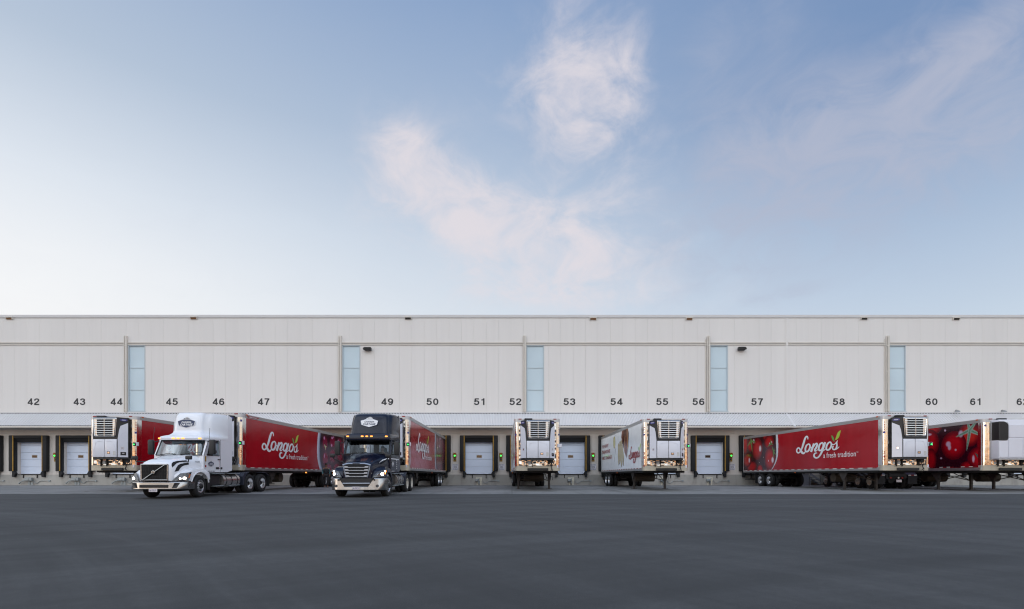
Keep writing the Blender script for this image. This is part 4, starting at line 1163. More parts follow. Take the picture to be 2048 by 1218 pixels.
def old_unit(t, zt):
    u = MB()
    u.bev(-.98, .98, -.46, 0, zt - 2.20, zt - .10, .03, 2)
    root = u.build('cooling_unit', K['reefer'], t, smooth=40)
    for (x0, x1, z0, z1) in ((-.97, -.49, zt - 2.12, zt - 1.28), (-.46, .26, zt - 2.12, zt - 1.10), (.29, .97, zt - 1.7, zt - 1.10), (.29, .97, zt - 2.12, zt - 1.73), (-.46, .97, zt - 1.07, zt - .38)):
        MB().bev(x0, x1, -.485, -.455, z0, z1, .012, 1).build('unit_door', K['reefer'], root)
    g = MB()
    pts = [(-.985, zt - .20), (-.72, zt - .20), (-.58, zt - .26), (-.49, zt - .36), (-.49, zt - 1.10), (-.53, zt - 1.20), (-.62, zt - 1.22), (-.985, zt - 1.22)]
    g.prism(pts, 'y', -.50, -.02, r=.02, seg=1)
    for i in range(16):
        for j in range(7):
            z = zt - .28 - i * .055; x = -.92 + j * .06 + (i % 2) * .03
            g.box(x - .02, x + .02, -.508, -.5, z - .012, z + .012, 1)
        for j in range(7):
            g.box(-.993, -.985, -.44 + j * .06, -.41 + j * .06, zt - .28 - i * .055 - .012, zt - .28 - i * .055 + .012, 1)
    g.build('mesh_grille', [K['unitblack'], K['hub']], root)
    MB().box(-.98, .98, -.47, 0, zt - 2.26, zt - 2.205).build('unit_base', K['alu'], root)

def trailer(label, fx, fy, L_, rz, skin, zt=4.11, coupled=False, unit='bowed', art=None, art_side=1, logo_at=None, box_light=0, top='1899', low='', axle=2.3, group='refrigerated trailers along the dock', badge=False, tape='rw', rad=.2):
    t = thing('refrigerated_trailer', label, 'trailer', (fx, fy, 0), rz, group=group)
    W, Z0 = 1.295, 1.13
    c = MB(); c.box(-1.283, 1.283, .22, L_, 1.2, zt - .03); c.build('cargo_box', K['boxgrey'], t)
    fwx = 1.09 if rad < .3 else .97
    m = MB(); m.bev(-fwx, fwx, 0.012, .21, 1.42, zt - .19, .01, 1)
    m.build('front_wall', K['steel'], t)
    for s in (-1, 1):
        m = MB(); xr = s * (fwx - .02)
        m.box(xr - .009, xr + .009, .008, .0125, 1.45, zt - .20, 1)
        for i in range(58):
            m.box(xr - .006, xr + .006, .003, .010, 1.46 + i * .042, 1.475 + i * .042)
        m.build('rivet_strip', [K['hub'], K['alu']], t)
    def corner(rad, z0, z1):
        pts = [(-W, .36)] + [(-W + rad - rad * math.cos(a), rad - rad * math.sin(a)) for a in [k * PI / 12 for k in range(7)]]
        return pts + [(-x, y) for x, y in reversed(pts)]
    MB().prism(corner(rad, 0, 0), 'z', zt - .19, zt).build('front_header', K['header'], t, smooth=30)
    MB().prism([(x, y + .005) for x, y in corner(rad, 0, 0)], 'z', Z0, 1.42).build('front_sill', K['sill'], t, smooth=30)
    for s in (-1, 1):
        fx_ = min(1.085, W - rad)
        pts = [(s * fx_, .0)] + [(s * (W - rad + rad * math.sin(a)), rad - rad * math.cos(a)) for a in [k * PI / 16 for k in range(9)]] + [(s * W, .42), (s * fx_, .42)]
        p = MB().prism(pts, 'z', 1.42, zt - .19).build('corner_post', K['post'], t, smooth=30)
        x = s * (W - rad + rad * math.sin(R(45))); y = rad - rad * math.cos(R(45))
        nr = Vector((s * .707, -.707, 0)); ud = Vector((.707, s * .707, 0))
        d_ = MB()
        def pt(z, off=.006): return tuple(Vector((x, y, z)) + nr * off)
        for i, ch in enumerate(top):
            d_.text(ch, pt(zt - .36 - i * .135), ud, (0, 0, 1), .024 if ch == '1' else .066, .095, bold=.02)
        d_.add([tuple(Vector(pt(zt - .36 - len(top) * .135 + dz)) + ud * du) for du, dz in ((-.05, -.06), (.05, -.06), (.05, .05), (-.05, .05))], [(0, 1, 2, 3)], 1)
        for i, ch in enumerate(low):
            d_.text(ch, pt(2.12 - i * .235), ud, (0, 0, 1), .03 if ch == '1' else .10, .16, bold=.01)
        d_.build('post_lettering', [K['redink'], K['badge']], p)
    sm = K[skin]
    for s in (-1, 1):
        MB().box(s * 1.284, s * W, .42, L_ - .05, 1.30, zt - .19).build('side_panel', sm, t)
        MB().box(s * 1.2, s * (W + .012), .30, L_, zt - .19, zt - .002).build('top_rail', K['alu'], t)
        b = MB(); b.box(s * 1.2, s * (W + .012), .30, L_, Z0 + .01, 1.302)
        b.build('bottom_rail', K['alu'], t)
        m = MB(); y = .5; i = 0
        while y < L_ - .4:
            if tape == 'rw':
                m.box(s * (W + .012), s * (W + .016), y, y + .30, 1.255, 1.298, i % 2); y += .37
            else:
                m.box(s * (W + .012), s * (W + .016), y, y + .24, 1.33, 1.375, i % 2); y += .26 if i % 4 != 3 else .75
            i += 1
        m.build('reflective_tape', [K['reflr'], K['reflw']], t)
        m = MB(); m.bev(s * 1.22, s * (W + .03), .42, .56, zt - .06, zt + .012, .01, 1); m.build('marker_lamp', K['amberdim'], t)
        m = MB(); m.bev(s * 1.0 - .09, s * 1.0 + .09, -.02, .02, zt - .045, zt + .005, .01, 1); m.build('marker_lamp', K['redlens'], t)
        m = MB(); m.bev(s * 1.27, s * (W + .03), L_ * .52, L_ * .52 + .1, 1.03, 1.1, .01, 1); m.build('side_lamp', K['amber'] if badge else K['amberdim'], t)
    m = MB(); m.box(-1.2, 1.2, .1, L_, zt - .03, zt - .012); m.build('roof_skin', K['alu'], t)
    m = MB(); m.box(-1.28, 1.28, L_, L_ + .04, 1.13, zt - .02); m.build('rear_door', K['boxgrey'], t)
    # front details under the unit
    m = MB()
    for x, z0 in ((-.62, 1.36), (-.30, 1.36), (.62, 1.4)):
        m.box(x - .018, x + .018, -.06, 0, z0, 1.78)
    m.bev(-.58, .62, -.09, .0, 1.14, 1.28, .02, 1)
    for a, b in (((.58, 1.75), (.80, 1.38)), ((1.0, 1.74), (.80, 1.38)), ((.80, 1.38), (.86, 1.12)), ((.72, 1.7), (.84, 1.42)), ((.36, 1.62), (.47, 1.7)), ((.80, 1.38), (.78, 1.16)), ((.88, 1.72), (.78, 1.45))):
        m.tube([(a[0], -.05, a[1]), ((a[0] + b[0]) / 2, -.13, (a[1] + b[1]) / 2 - .03), (b[0], -.06, b[1])], .018, 6)
    m.bev(.66, .9, -.09, -.01, 1.60, 1.74, .02, 1); m.bev(-.25, -.08, -.06, 0, 1.55, 1.66, .02, 1)
    m.build('hose_rack', K['blackp'], t)
    for x, z, w, h in ((-.47, 1.56, .16, .15), (-.75, 1.55, .1, .12), (.2, 1.6, .12, .1)):
        MB().box(x - w / 2, x + w / 2, -.015, .0, z - h / 2, z + h / 2).build('sticker', K['boxgrey'], t)
    m = MB(); m.bev(1.13, 1.27, -.02 + .06, .16, 1.33, 1.5, .01, 1) if False else m.box(1.12, 1.2, -.005, .02, 1.30, 1.46); m.build('document_box', K['signwhite'], t)
    reefer_unit(t, zt) if unit == 'bowed' else old_unit(t, zt)
    m = MB(); m.bev(-.75, -.30, -.20, -.02, zt - .10, zt + .006, .02, 1); m.build('exhaust_stain_plate', K['blackp'], t)
    if box_light:
        s = box_light if abs(box_light) == 1 else (1 if box_light > 0 else -1)
        m = MB(); m.bev(s * 1.14, s * (W + .10), -.04, .10, 2.47, 2.67, .012, 1)
        m.build('lamp_plate', K['signwhite'], t)
        if abs(box_light) == 1:
            bx = MB(); bx.bev(s * (1.19), s * 1.33, -.10, -.035, 2.47, 2.66, .015, 1); bo = bx.build('status_lamp', K['blackp'], t)
            q = MB(); q.cyl((s * 1.26, -.10, 2.55), (s * 1.26, -.125, 2.55), .036, seg=14); q.build('lamp_lens', K['greendim'], bo)
    # underframe
    m = MB()
    for i in range(int((L_ - .8) / .32)):
        y = .5 + i * .32
        m.box(-1.2, 1.2, y, y + .05, 1.02, 1.13)
    m.box(-1.18, 1.18, .35, 2.2, 1.05, 1.135)
    m.box(-1.2, -1.1, .4, L_, 1.03, 1.128); m.box(1.1, 1.2, .4, L_, 1.03, 1.128)
    m.build('underframe', K['dark'], t)
    ya = L_ - axle
    g = lambda y: gz(fy + y) 
    zc = g(ya - .65) + .5
    m = MB()
    for s in (-1, 1):
        m.box(s * .44, s * .56, ya - 2.6, ya + 1.0, .82, 1.04)
        for yy in (ya, ya - 1.3):
            m.box(s * .40, s * .60, yy - .25, yy + .12, zc - .1, .85)
            m.cyl((s * .62, yy - .55, zc + .05), (s * .62, yy - .55, zc + .33), .13, seg=12)
    for yy in (ya, ya - 1.3):
        m.cyl((-1.0, yy, zc), (1.0, yy, zc), .075, seg=12)
    m.cyl((-.9, ya - 2.1, .78), (.3, ya - 2.1, .78), .14, seg=14)
    m.build('bogie', K['dark'], t)
    for yy in (ya, ya - 1.3):
        duals(t, yy, zc, half=.99)
    for s in (-1, 1):
        m = MB(); m.box(s * .72, s * 1.27, ya + .68, ya + .70, .25, 1.0); m.build('mud_flap', K['black'], t)
    m = MB(); m.box(-1.15, 1.15, L_ - .06, L_, .52, .62); m.box(-.7, -.62, L_ - .06, L_, .62, 1.1); m.box(.62, .7, L_ - .06, L_, .62, 1.1); m.build('rear_bumper', K['leg'], t)
    # landing gear
    yl = 3.55
    zb = g(yl) if not coupled else .38
    for s in (-1, 1):
        m = MB()
        x = s * .985
        m.bev(x - .085, x + .085, yl - .085, yl + .085, .52 if not coupled else .66, 1.05, .012, 1)
        m.bev(x - .065, x + .065, yl - .065, yl + .065, zb + .02, .6 if not coupled else .7, .01, 1)
        m.box(x - .17, x + .17, yl - .13, yl + .13, zb, zb + .03)
        m.prism([(yl - .42, 1.05), (yl + .42, 1.05), (yl + .09, .6), (yl - .09, .6)], 'x', x + s * .088, x + s * .10)
        m.build('landing_leg', K['leg'], t)
        m = MB(); m.tube([(x - s * .09, yl, .98), (-x + s * .09, yl + .03 * s, .55)], .028, 6); m.build('cross_brace', K['rust'], t)
        m = MB(); m.tube([(x - s * .2, yl + 1.1, 1.03), (x - s * .12, yl + .06, .62)], .025, 6); m.build('leg_strut', K['rust'], t)
    m = MB(); m.tube([(1.07, yl, .80), (1.2, yl - .02, .80), (1.2, yl - .02, .58)], .014, 6); m.build('crank_handle', K['leg'], t)
    m = MB(); m.cyl((-.55, 5.25, .74), (.75, 5.25, .74), .29, seg=22); m.cyl((-.2, 5.25, .74), (-.12, 5.25, .74), .30, seg=22); m.cyl((.4, 5.25, .74), (.48, 5.25, .74), .30, seg=22); m.build('unit_fuel_tank', K['tankrust'], t, smooth=40)
    # artwork
    if art:
        fn, t0, t1 = art
        print_sheet(t, art_side, fn, t0, min(t1, L_ - .08), W + .003)
    if logo_at:
        t0, z0, s_, ink, tg = logo_at
        logo(t, art_side, t0, z0, s_, ink, W + .006, tg)
    if badge:
        s = art_side
        m = MB(); m.poly([(s * (W + .016), .45, zt - .05), (s * (W + .016), 1.75, zt - .05), (s * (W + .016), 1.45, zt - .16), (s * (W + .016), .55, zt - .16)])
        m.text('GREAT DANE', (s * (W + .019), 1.05, zt - .105), (0, s, 0), (0, 0, 1), .72, .06, 1, bold=.03)
        m.build('maker_badge', [K['reflr'], K['whiteink']], t)
    return t

def face(fx, fy, rx_, ry): return -math.atan2(rx_ - fx, ry - fy)
trailer('red trailer between bay numbers 44 and 46, its plain side behind the white truck cab', -21.84, 28.0, 15.4, face(-21.84, 28, -21.5, 43.4), 'red', box_light=1, art_side=1, logo_at=(2.3, 2.28, 1.0, 'whiteink', True), top='0099', low='22', axle=2.3)
trailer('red trailer with cherry bowl picture hitched to the white truck', -15.47, 26.9, 14.45, face(-15.47, 26.9, -14.83, 41.35), 'red', coupled=True, art=(art_cherry_bowl, 9.2, 15), art_side=1, logo_at=(1.95, 2.28, .98, 'whiteink', True), box_light=1, top='', low='22', badge=True)
trailer('red trailer hitched to the dark blue truck under bay number 50', -6.93, 28.0, 15.4, 0.0, 'red', coupled=True, art=(art_cherry_bowl, 9.2, 15.3), art_side=1, logo_at=(2.0, 2.3, 1.0, 'whiteink', True), box_light=1, top='1899', low='241', axle=2.3)
t52 = trailer('white sided trailer seen straight on in the middle, parked on its legs', 1.46, 29.34, 14.1, face(1.46, 29.34, 1.2, 43.4), 'whitewrap', box_light=2, art=(art_bread, 3.5, 9.1), art_side=-1, logo_at=(3.72, 1.90, .685, 'redink', False), top='1899', low='2030', axle=2.0)
t54 = trailer('white trailer with sliced bread picture parked on its legs', 8.83, 29.37, 14.1, face(8.83, 29.37, 8.86, 43.4), 'whitewrap', art=(art_bread, 3.5, 9.1), art_side=-1, logo_at=(3.72, 1.90, .685, 'redink', False), box_light=1, top='1899', low='2010', axle=2.0)
for t_ in (t52, t54):
    m = MB()
    for s_, z, ta, tb in (('THE HIGHEST', 3.24, 13.55, 10.7), ('STANDARDS ARE', 2.78, 13.55, 10.05), ('FAMILY STANDARDS.', 2.29, 13.55, 9.25)):
        m.text(s_, (-1.303, (ta + tb) / 2, z), (0, -1, 0), (0, 0, 1), ta - tb, .27, bold=.02)
    m.build('slogan', K['redink'], t_)
trailer('red trailer with tomato bowl picture, its whole left side in view', 21.42, 27.75, 15.6, face(21.42, 27.75, 20.86, 43.35), 'red', art=(art_tomato_bowl, 10.2, 15.6), art_side=-1, logo_at=(8.04, 2.38, 1.0, 'whiteink', True), box_light=1, top='1899', low='247', axle=2.6)
trailer('trailer covered in close-up tomatoes at the right edge, with older white cooling unit', 27.1, 27.9, 15.4, face(27.1, 27.9, 27.5, 43.3), 'red', zt=3.96, unit='old', art=(art_tomato_close, .44, 5.0), art_side=-1, top='', low='', tape='pairs', axle=2.3, rad=.34)
# ================================================================== road tractors
def arch(y, w, zb, zt, n, k=13):
    out = []
    for i in range(2 * k - 1):
        a = PI * (1 - i / (2 * k - 2))
        c, s = math.cos(a), math.sin(a)
        out.append((w * math.copysign(abs(c) ** (2 / n), c), y, zb + (zt - zb) * abs(s) ** (2 / n)))
    return out
def interp(rings, y):
    for a, b in zip(rings, rings[1:]):
        if y <= b[0]:
            t = max(0, (y - a[0]) / (b[0] - a[0]))
            return [p + (q - p) * t for p, q in zip(a, b)]
    return list(rings[-1])
def hood_x(rings, y, z):
    _, w, zb, zt, n = interp(rings, y)
    q = max(0, min(.999, (z - zb) / (zt - zb)))
    return w * (1 - q ** n) ** (1 / n)
def hood_z(rings, y, x):
    _, w, zb, zt, n = interp(rings, y)
    return zb + (zt - zb) * (1 - min(.999, abs(x) / w) ** n) ** (1 / n)
def plan_ring(yf, yb, wf, wb, r, z, k=5, crown=0.0):
    """rounded front corners, square back; from back right round the front to back left"""
    pts = [(wb, yb)] + [(wb - (wb - wf) * (f * .86) ** 1.7, yb - (yb - yf - r) * f) for f in (.25, .5, .75, .92)]
    for i in range(k):
        a = PI / 2 * i / (k - 1)
        pts.append((wf - r + r * math.cos(a), yf + r - r * math.sin(a)))
    pts = pts + [(wf * .33, yf - .03), (-wf * .33, yf - .03)] + [(-x, y) for x, y in reversed(pts)]
    return [(x, y, z + crown * (1 - (x / max(wf, wb)) ** 2)) for x, y in pts]
SHIELD = [(-.5, .13), (-.22, .22), (.22, .22), (.5, .13), (.44, -.12), (0, -.25), (-.44, -.12)]
def shield(m, o, u, v, w, fg=0, bg=1, full=True):
    o, u, v = Vector(o), Vector(u), Vector(v)
    n = u.cross(v)
    P = lambda a, b, k=0: tuple(o + u * (a * w) + v * (b * w) + n * (.004 * k))
    m.add([P(a * 1.07, b * 1.08) for a, b in SHIELD], [tuple(range(7))], bg)
    m.add([P(a, b, 1) for a, b in SHIELD], [tuple(range(7))], fg)
    crest = [(-.21, .22), (-.16, .29), (-.08, .31), (-.03, .35), (.05, .36), (.11, .33), (.17, .29), (.21, .22)]
    m.add([P(a, b + .012, 1) for a, b in crest], [tuple(range(8))], 2)
    for a in (-.12, -.03, .06, .13):
        m.add([P(a - .015, .24, 2), P(a + .015, .24, 2), P(a + .03, .31, 2), P(a, .31, 2)], [(0, 1, 2, 3)], fg)
    m.text('CANADA', P(.01, .07, 2), u, v, .58 * w, .105 * w, bg, bold=.035, shear=.25)
    m.text('CARTAGE', P(0, -.075, 2), u, v, .72 * w, .12 * w, bg, bold=.035, shear=.25)

def tractor(name, label, loc, rz, style, rx=0.0, marks=True, lit=True, steer=0.0, rimmat='rim'):
    t = thing(name, label, 'truck', loc, rz, rx=rx, group='road tractors')
    wht = style == 'white'
    P = K['white'] if wht else K['navy']
    ya = 1.3 if wht else 1.18
    yr = (5.5, 6.82)
    yb = 3.58                                   # back of cab
    c0 = 1.62 if wht else 1.80                  # windscreen base
    wz0, wz1 = (1.93, 2.62) if wht else (2.03, 2.70)
    yt = c0 + .34
    HW = 1.13
    # ---- chassis
    m = MB()
    for s in (-1, 1):
        m.box(s * .38, s * .46, .5, 7.65, .74, 1.0)
    for y in (.6, 2.0, 3.6, 4.6, 6.1, 7.6):
        m.box(-.38, .38, y - .05, y + .05, .78, .96)
    m.cyl((-1.0, ya, .5), (1.0, ya, .5), .07, seg=10)
    m.bev(-.35, .35, .9, 1.9, .36, .75, .05, 1)
    for y in yr:
        m.cyl((-1.0, y, .52), (1.0, y, .52), .09, seg=12); m.cyl((0, y - .28, .55), (0, y + .2, .55), .26, .2, 14)
        for s in (-1, 1):
            m.cyl((s * .5, y + .28, .55), (s * .5, y + .28, .8), .13, seg=10)
    m.box(-.6, .6, .45, 1.7, .30, .42)
    m.build('chassis', K['dark'], t)
    m = MB(); m.prism([(-.45, 5.3), (.45, 5.3), (.45, 6.1), (.3, 6.75), (.12, 6.75), (.08, 6.2), (-.08, 6.2), (-.12, 6.75), (-.3, 6.75), (-.45, 6.1)], 'z', 1.03, 1.10, r=.012, seg=1); m.build('fifth_wheel', K['dark'], t)
    for s in (-1, 1):
        w = wheel(t, s * 1.03, ya, .5, s, 'front', rimmat); w.rotation_euler[2] = steer
    for y in yr:
        duals(t, y, .5, rimmat if wht else 'rimw', half=.94)
    # ---- cab shell
    th = .05
    m = MB()
    for s in (-1, 1):
        a, b = s * (HW - th), s * HW
        lo, hi = min(a, b), max(a, b)
        wf0, wf1, wr = c0 + .26, yt + .16, 2.82
        m.prism([(c0 - .02, 1.12), (yb, 1.12), (yb, wz0 - .03), (c0 - .02, wz0 - .03)], 'x', lo, hi)
        m.prism([(c0 - .02, wz0 - .03), (wf0, wz0 - .03), (wf1, wz1), (yt, wz1)], 'x', lo, hi)
        m.prism([(wr, wz0 - .03), (yb, wz0 - .03), (yb, wz1), (wr, wz1)], 'x', lo, hi)
    for x0, x1, z0, z1 in ((-HW + th, HW - th, 1.12, 1.95), (-HW + th, HW - th, 2.52, wz1), (-HW + th, -.88, 1.95, 2.52), (.88, HW - th, 1.95, 2.52), (-.14, .14, 1.95, 2.52)):
        m.box(x0, x1, yb - .06, yb - .001, z0, z1)
    m.box(-HW + th, HW - th, c0, yb - .06, 1.12, 1.17)
    m.box(-HW + th, HW - th, c0 - .01, c0 + .05, 1.17, wz0 - .04)
    for s in (-1, 1):                          # windscreen pillars
        m.add([(s * (HW - .0), c0 - .02, wz0 - .03), (s * (HW - .09), c0 - .04, wz0 - .03), (s * (HW - .13), yt - .02, wz1), (s * HW, yt, wz1), (s * HW, c0 + .08, wz0 - .03), (s * (HW - .09), c0 + .06, wz0 - .03), (s * (HW - .13), yt + .1, wz1), (s * HW, yt + .12, wz1)],
              [(0, 1, 2, 3), (4, 5, 6, 7), (0, 3, 7, 4), (1, 2, 6, 5), (0, 1, 5, 4), (3, 2, 6, 7)])
    cab = m.build('cab', P, t)
    # side skirt under the doors & door lines
    for s in (-1, 1):
        m = MB()
        m.box(s * HW, s * (HW + .004), 2.93, 2.945, 1.14, wz1 + .06); m.box(s * HW, s * (HW + .004), c0 + .08, c0 + .095, 1.14, wz0)
        m.box(s * HW, s * (HW + .03), 2.70, 2.88, 1.70, 1.74)
        m.build('door_seam', K['blackp'], cab)
        m = MB(); m.add([(s * (HW - .02), c0 + .26, wz0 - .03), (s * (HW - .02), 2.82, wz0 - .03), (s * (HW - .02), 2.82, wz1), (s * (HW - .02), yt + .16, wz1)], [(0, 1, 2, 3)]); m.build('side_window', K['glass'], t)
        m = MB(); m.tube([(s * (HW + .005), c0 + .26, wz0 - .03), (s * (HW + .005), 2.82, wz0 - .03), (s * (HW + .005), 2.82, wz1), (s * (HW + .005), yt + .16, wz1), (s * (HW + .005), c0 + .26, wz0 - .03)], .016, 5); m.build('window_seal', K['blackp'], t)
    # windscreen, slightly curved
    m = MB()
    nx = 12
    for j in range(2):
        for i in range(nx + 1):
            x = -1 + 2 * i / nx
            hw = HW - .09 if j == 0 else HW - .13
            bow = .10 * (1 - x * x)
            m.v.append((x * hw, (c0 - .03 if j == 0 else yt - .02) - bow, wz0 - .03 if j == 0 else wz1))
    for i in range(nx):
        m.f.append((i, i + 1, nx + 2 + i, nx + 1 + i)); m.m.append(0)
    m.build('windscreen', K['glass'], t, smooth=60)
    m = MB()
    low = [m_ for m_ in [( -1 + 2 * i / nx) for i in range(nx + 1)]]
    m.tube([(x * (HW - .09), c0 - .035 - .10 * (1 - x * x), wz0 - .02) for x in low], .022, 6)
    m.tube([(x * (HW - .13), yt - .035 - .10 * (1 - x * x), wz1 - .03) for x in low], .045, 6)
    for s in (-1, 1):
        m.tube([(s * (HW - .08), c0 - .035, wz0 - .02), (s * (HW - .12), yt - .03, wz1 - .02)], .024, 6)
    m.build('windscreen_seal', K['blackp'], t)
    m = MB()
    for a, b in ((-.75, -.1), (.15, .8)):
        m.tube([(a, c0 - .15, wz0), ((a + b) / 2, c0 - .16, wz0 + .05), (b, c0 - .12, wz0 + .03)], .012, 5)
    m.build('wiper', K['blackp'], t)
    # interior
    for x in (-.55, .55):
        m = MB(); m.bev(x - .27, x + .27, 2.7, 2.9, 1.5, 2.14, .08, 3); m.bev(x - .16, x + .16, 2.72, 2.86, 2.12, 2.34, .06, 3); m.bev(x - .27, x + .27, 2.25, 2.8, 1.38, 1.54, .05, 2); m.build('seat', K['seat'], t, smooth=40)
    m = MB(); m.bev(-HW + .06, HW - .06, c0 + .06, c0 + .42, 1.5, wz0 - .05, .05, 2); m.build('dashboard', K['interior'], t)
    m = MB()
    for i in range(16):
        a, b = 2 * PI * i / 16, 2 * PI * (i + 1) / 16
        f = lambda q: (.55 + .23 * math.cos(q), 2.2 - .12 * math.sin(q), 1.86 + .19 * math.sin(q))
        m.cyl(f(a), f(b), .016, seg=6)
    m.build('steering_wheel', K['blackp'], t)
    m = MB(); m.box(-HW + .06, HW - .06, c0 + .5, yb - .07, wz1 - .02, wz1 + .01); m.build('headliner', K['interior'], t)
    # ---- roof cap and wind fairing, lofted upward from plan outlines
    m = MB()
    if wht:
        rings = [plan_ring(c0 + .0, yb, 1.02, HW, .25, wz1 - .02), plan_ring(c0 - .02, yb, 1.05, HW + .01, .3, wz1 + .07), plan_ring(c0 + .05, yb, 1.04, HW + .01, .32, wz1 + .15), plan_ring(c0 + .22, yb, .98, HW + .01, .34, wz1 + .20),
                 plan_ring(c0 + .34, yb, .86, HW + .01, .3, wz1 + .23), plan_ring(c0 + .46, yb, .76, HW + .01, .28, wz1 + .32), plan_ring(c0 + .56, yb, .70, HW + .01, .22, wz1 + .44),
                 plan_ring(c0 + .55, yb, .68, HW + .01, .22, wz1 + .50), plan_ring(c0 + .57, yb, .68, HW + .01, .22, wz1 + .76), plan_ring(c0 + .66, yb, .67, HW, .24, wz1 + 1.10), plan_ring(c0 + .72, yb, .66, HW - .02, .25, wz1 + 1.20), plan_ring(c0 + .76, yb, .64, HW - .04, .25, wz1 + 1.26),
                 plan_ring(c0 + .82, yb, .62, HW - .06, .16, wz1 + 1.30), plan_ring(c0 + 1.0, yb, .5, HW - .2, .16, wz1 + 1.33)]
    else:
        rings = [plan_ring(c0 - .02, yb, 1.06, HW, .16, wz1 - .03), plan_ring(c0 - .04, yb, 1.07, HW + .01, .16, wz1 + .04), plan_ring(c0 + .02, yb, 1.06, HW + .01, .16, wz1 + .24), plan_ring(c0 + .10, yb, 1.02, HW, .16, wz1 + .28),
                 plan_ring(c0 + .30, yb, .92, HW, .24, wz1 + .30), plan_ring(c0 + .36, yb, .90, HW, .26, wz1 + .5), plan_ring(c0 + .44, yb, .88, HW, .26, wz1 + .8), plan_ring(c0 + .56, yb, .86, HW - .01, .30, wz1 + 1.10), plan_ring(c0 + .62, yb, .85, HW - .02, .32, wz1 + 1.19),
                 plan_ring(c0 + .70, yb, .82, HW - .04, .26, wz1 + 1.25), plan_ring(c0 + .92, yb, .72, HW - .12, .26, wz1 + 1.33), plan_ring(c0 + 1.2, yb, .5, HW - .3, .2, wz1 + 1.37)]
    m.loft(rings)
    m.build('roof_fairing', P, t, smooth=50)
    # side extenders behind the cab
    for s in (-1, 1):
        m = MB(); m.prism([(yb, 1.14), (yb + .34, 1.2), (yb + .36, wz1 + 1.2), (yb, wz1 + 1.32)], 'x', s * (HW - .05) if s > 0 else s * HW, s * HW if s > 0 else s * (HW - .05)); m.build('side_extender', P, t)
    # amber roof lamps
    zl = wz1 + (.055 if wht else .14)
    yl = c0 - .05
    for x in (-.92, -.22, 0, .22, .92):
        m = MB(); yy = yl - .03 + (.10 if abs(x) > .5 and wht else 0.0) + (.035 if abs(x) > .5 and not wht else 0)
        m.bev(x - .055, x + .055, yy - .012, yy + .08, zl - .028, zl + .028, .012, 2)
        m.build('roof_lamp', K['amber'] if lit else K['amberdim'], t)
    if wht:
        m = MB()
        for s in (-1, 1):
            m.tube([(s * 1.3, 1.75, 2.5), (s * 1.31, 1.8, 3.15)] if s > 0 else [(-1.3, 1.75, 2.5), (-1.24, 1.8, 3.2)], .008, 5)
        m.build('aerial', K['blackp'], t)
    # ---- bonnet
    if wht:
        HR = [(.05, .62, .78, 1.47, 7), (.09, .66, .76, 1.53, 6), (.18, .71, .75, 1.61, 5), (.4, .77, .76, 1.69, 4.6), (.8, .86, .8, 1.77, 4.2), (1.25, .98, .9, 1.86, 4.4), (1.66, 1.08, 1.0, 1.94, 5)]
    else:
        HR = [(.10, .60, .82, 1.50, 6), (.16, .65, .80, 1.57, 5), (.35, .71, .82, 1.66, 4), (.7, .80, .9, 1.77, 3.5), (1.2, .93, .98, 1.91, 3.4), (1.6, 1.04, 1.02, 2.0, 3.8), (1.86, 1.09, 1.05, 2.05, 5)]
    m = MB(); m.loft([arch(*r) for r in HR])
    if not wht:                                  # raised centre panel of the bonnet
        rr = []
        for y in (.22, .5, 1.0, 1.5, 1.8):
            h = .36 + .14 * y
            rr.append([(-h - .05, y, hood_z(HR, y, h + .05) - .02), (-h, y, hood_z(HR, y, h) + .018), (0, y, hood_z(HR, y, 0) + .022), (h, y, hood_z(HR, y, h) + .018), (h + .05, y, hood_z(HR, y, h + .05) - .02)])
        m.loft(rr, closed=False, caps=False)
    m.build('bonnet', P, t, smooth=45)
    # ---- wings with wheel arch
    for s in (-1, 1):
        arc = [(ya + .63 * math.cos(R(a)), .50 + .63 * math.sin(R(a))) for a in range(22, 159, 8)]
        top_ = [(.10, .74), (.09, .95), (.22, 1.10), (.5, 1.22), (.9, 1.30), (1.3, 1.33), (1.75, 1.27), (2.02, 1.08), (2.06, .78)] if wht else [(.16, .88), (.16, 1.0), (.35, 1.2), (.62, 1.34), (.9, 1.40), (1.25, 1.40), (1.65, 1.32), (1.92, 1.12), (1.95, .8)]
        tb = MB().prism(top_ + arc, 'x', s * .45, s * 1.17)
        # sweep the front corner back so the wing wraps round
        bm = tb.to_bm(.055, 3)
        for v in bm.verts:
            x = abs(v.co.x)
            if v.co.y < ya - .5:
                k = max(0, (x - .6) / .6)
                v.co.y += (.38 if wht else .34) * k ** 1.8 * max(0, (ya - .5 - v.co.y) / (ya - .6))
            v.co.x *= 1 - .03 * max(0, v.co.z - 1.1) / .2 * (x > 1)
        MB().bm(bm).build('wing', P, t, smooth=50)
        # arch lip
        m = MB(); m.tube([(s * 1.165, ya + .65 * math.cos(R(a)), .50 + .65 * math.sin(R(a))) for a in range(14, 170, 9)], .03, 6); m.build('arch_lip', P if wht else K['navyflat'], t, smooth=50)
        m = MB(); m.prism([(ya + .6, .30), (ya + .76, .30), (ya + .76, 1.1), (ya + .5, 1.12)], 'x', min(s * .7, s * 1.15), max(s * .7, s * 1.15), r=.02, seg=1); m.build('splash_guard', K['navyflat'] if not wht else K['blackp'], t)
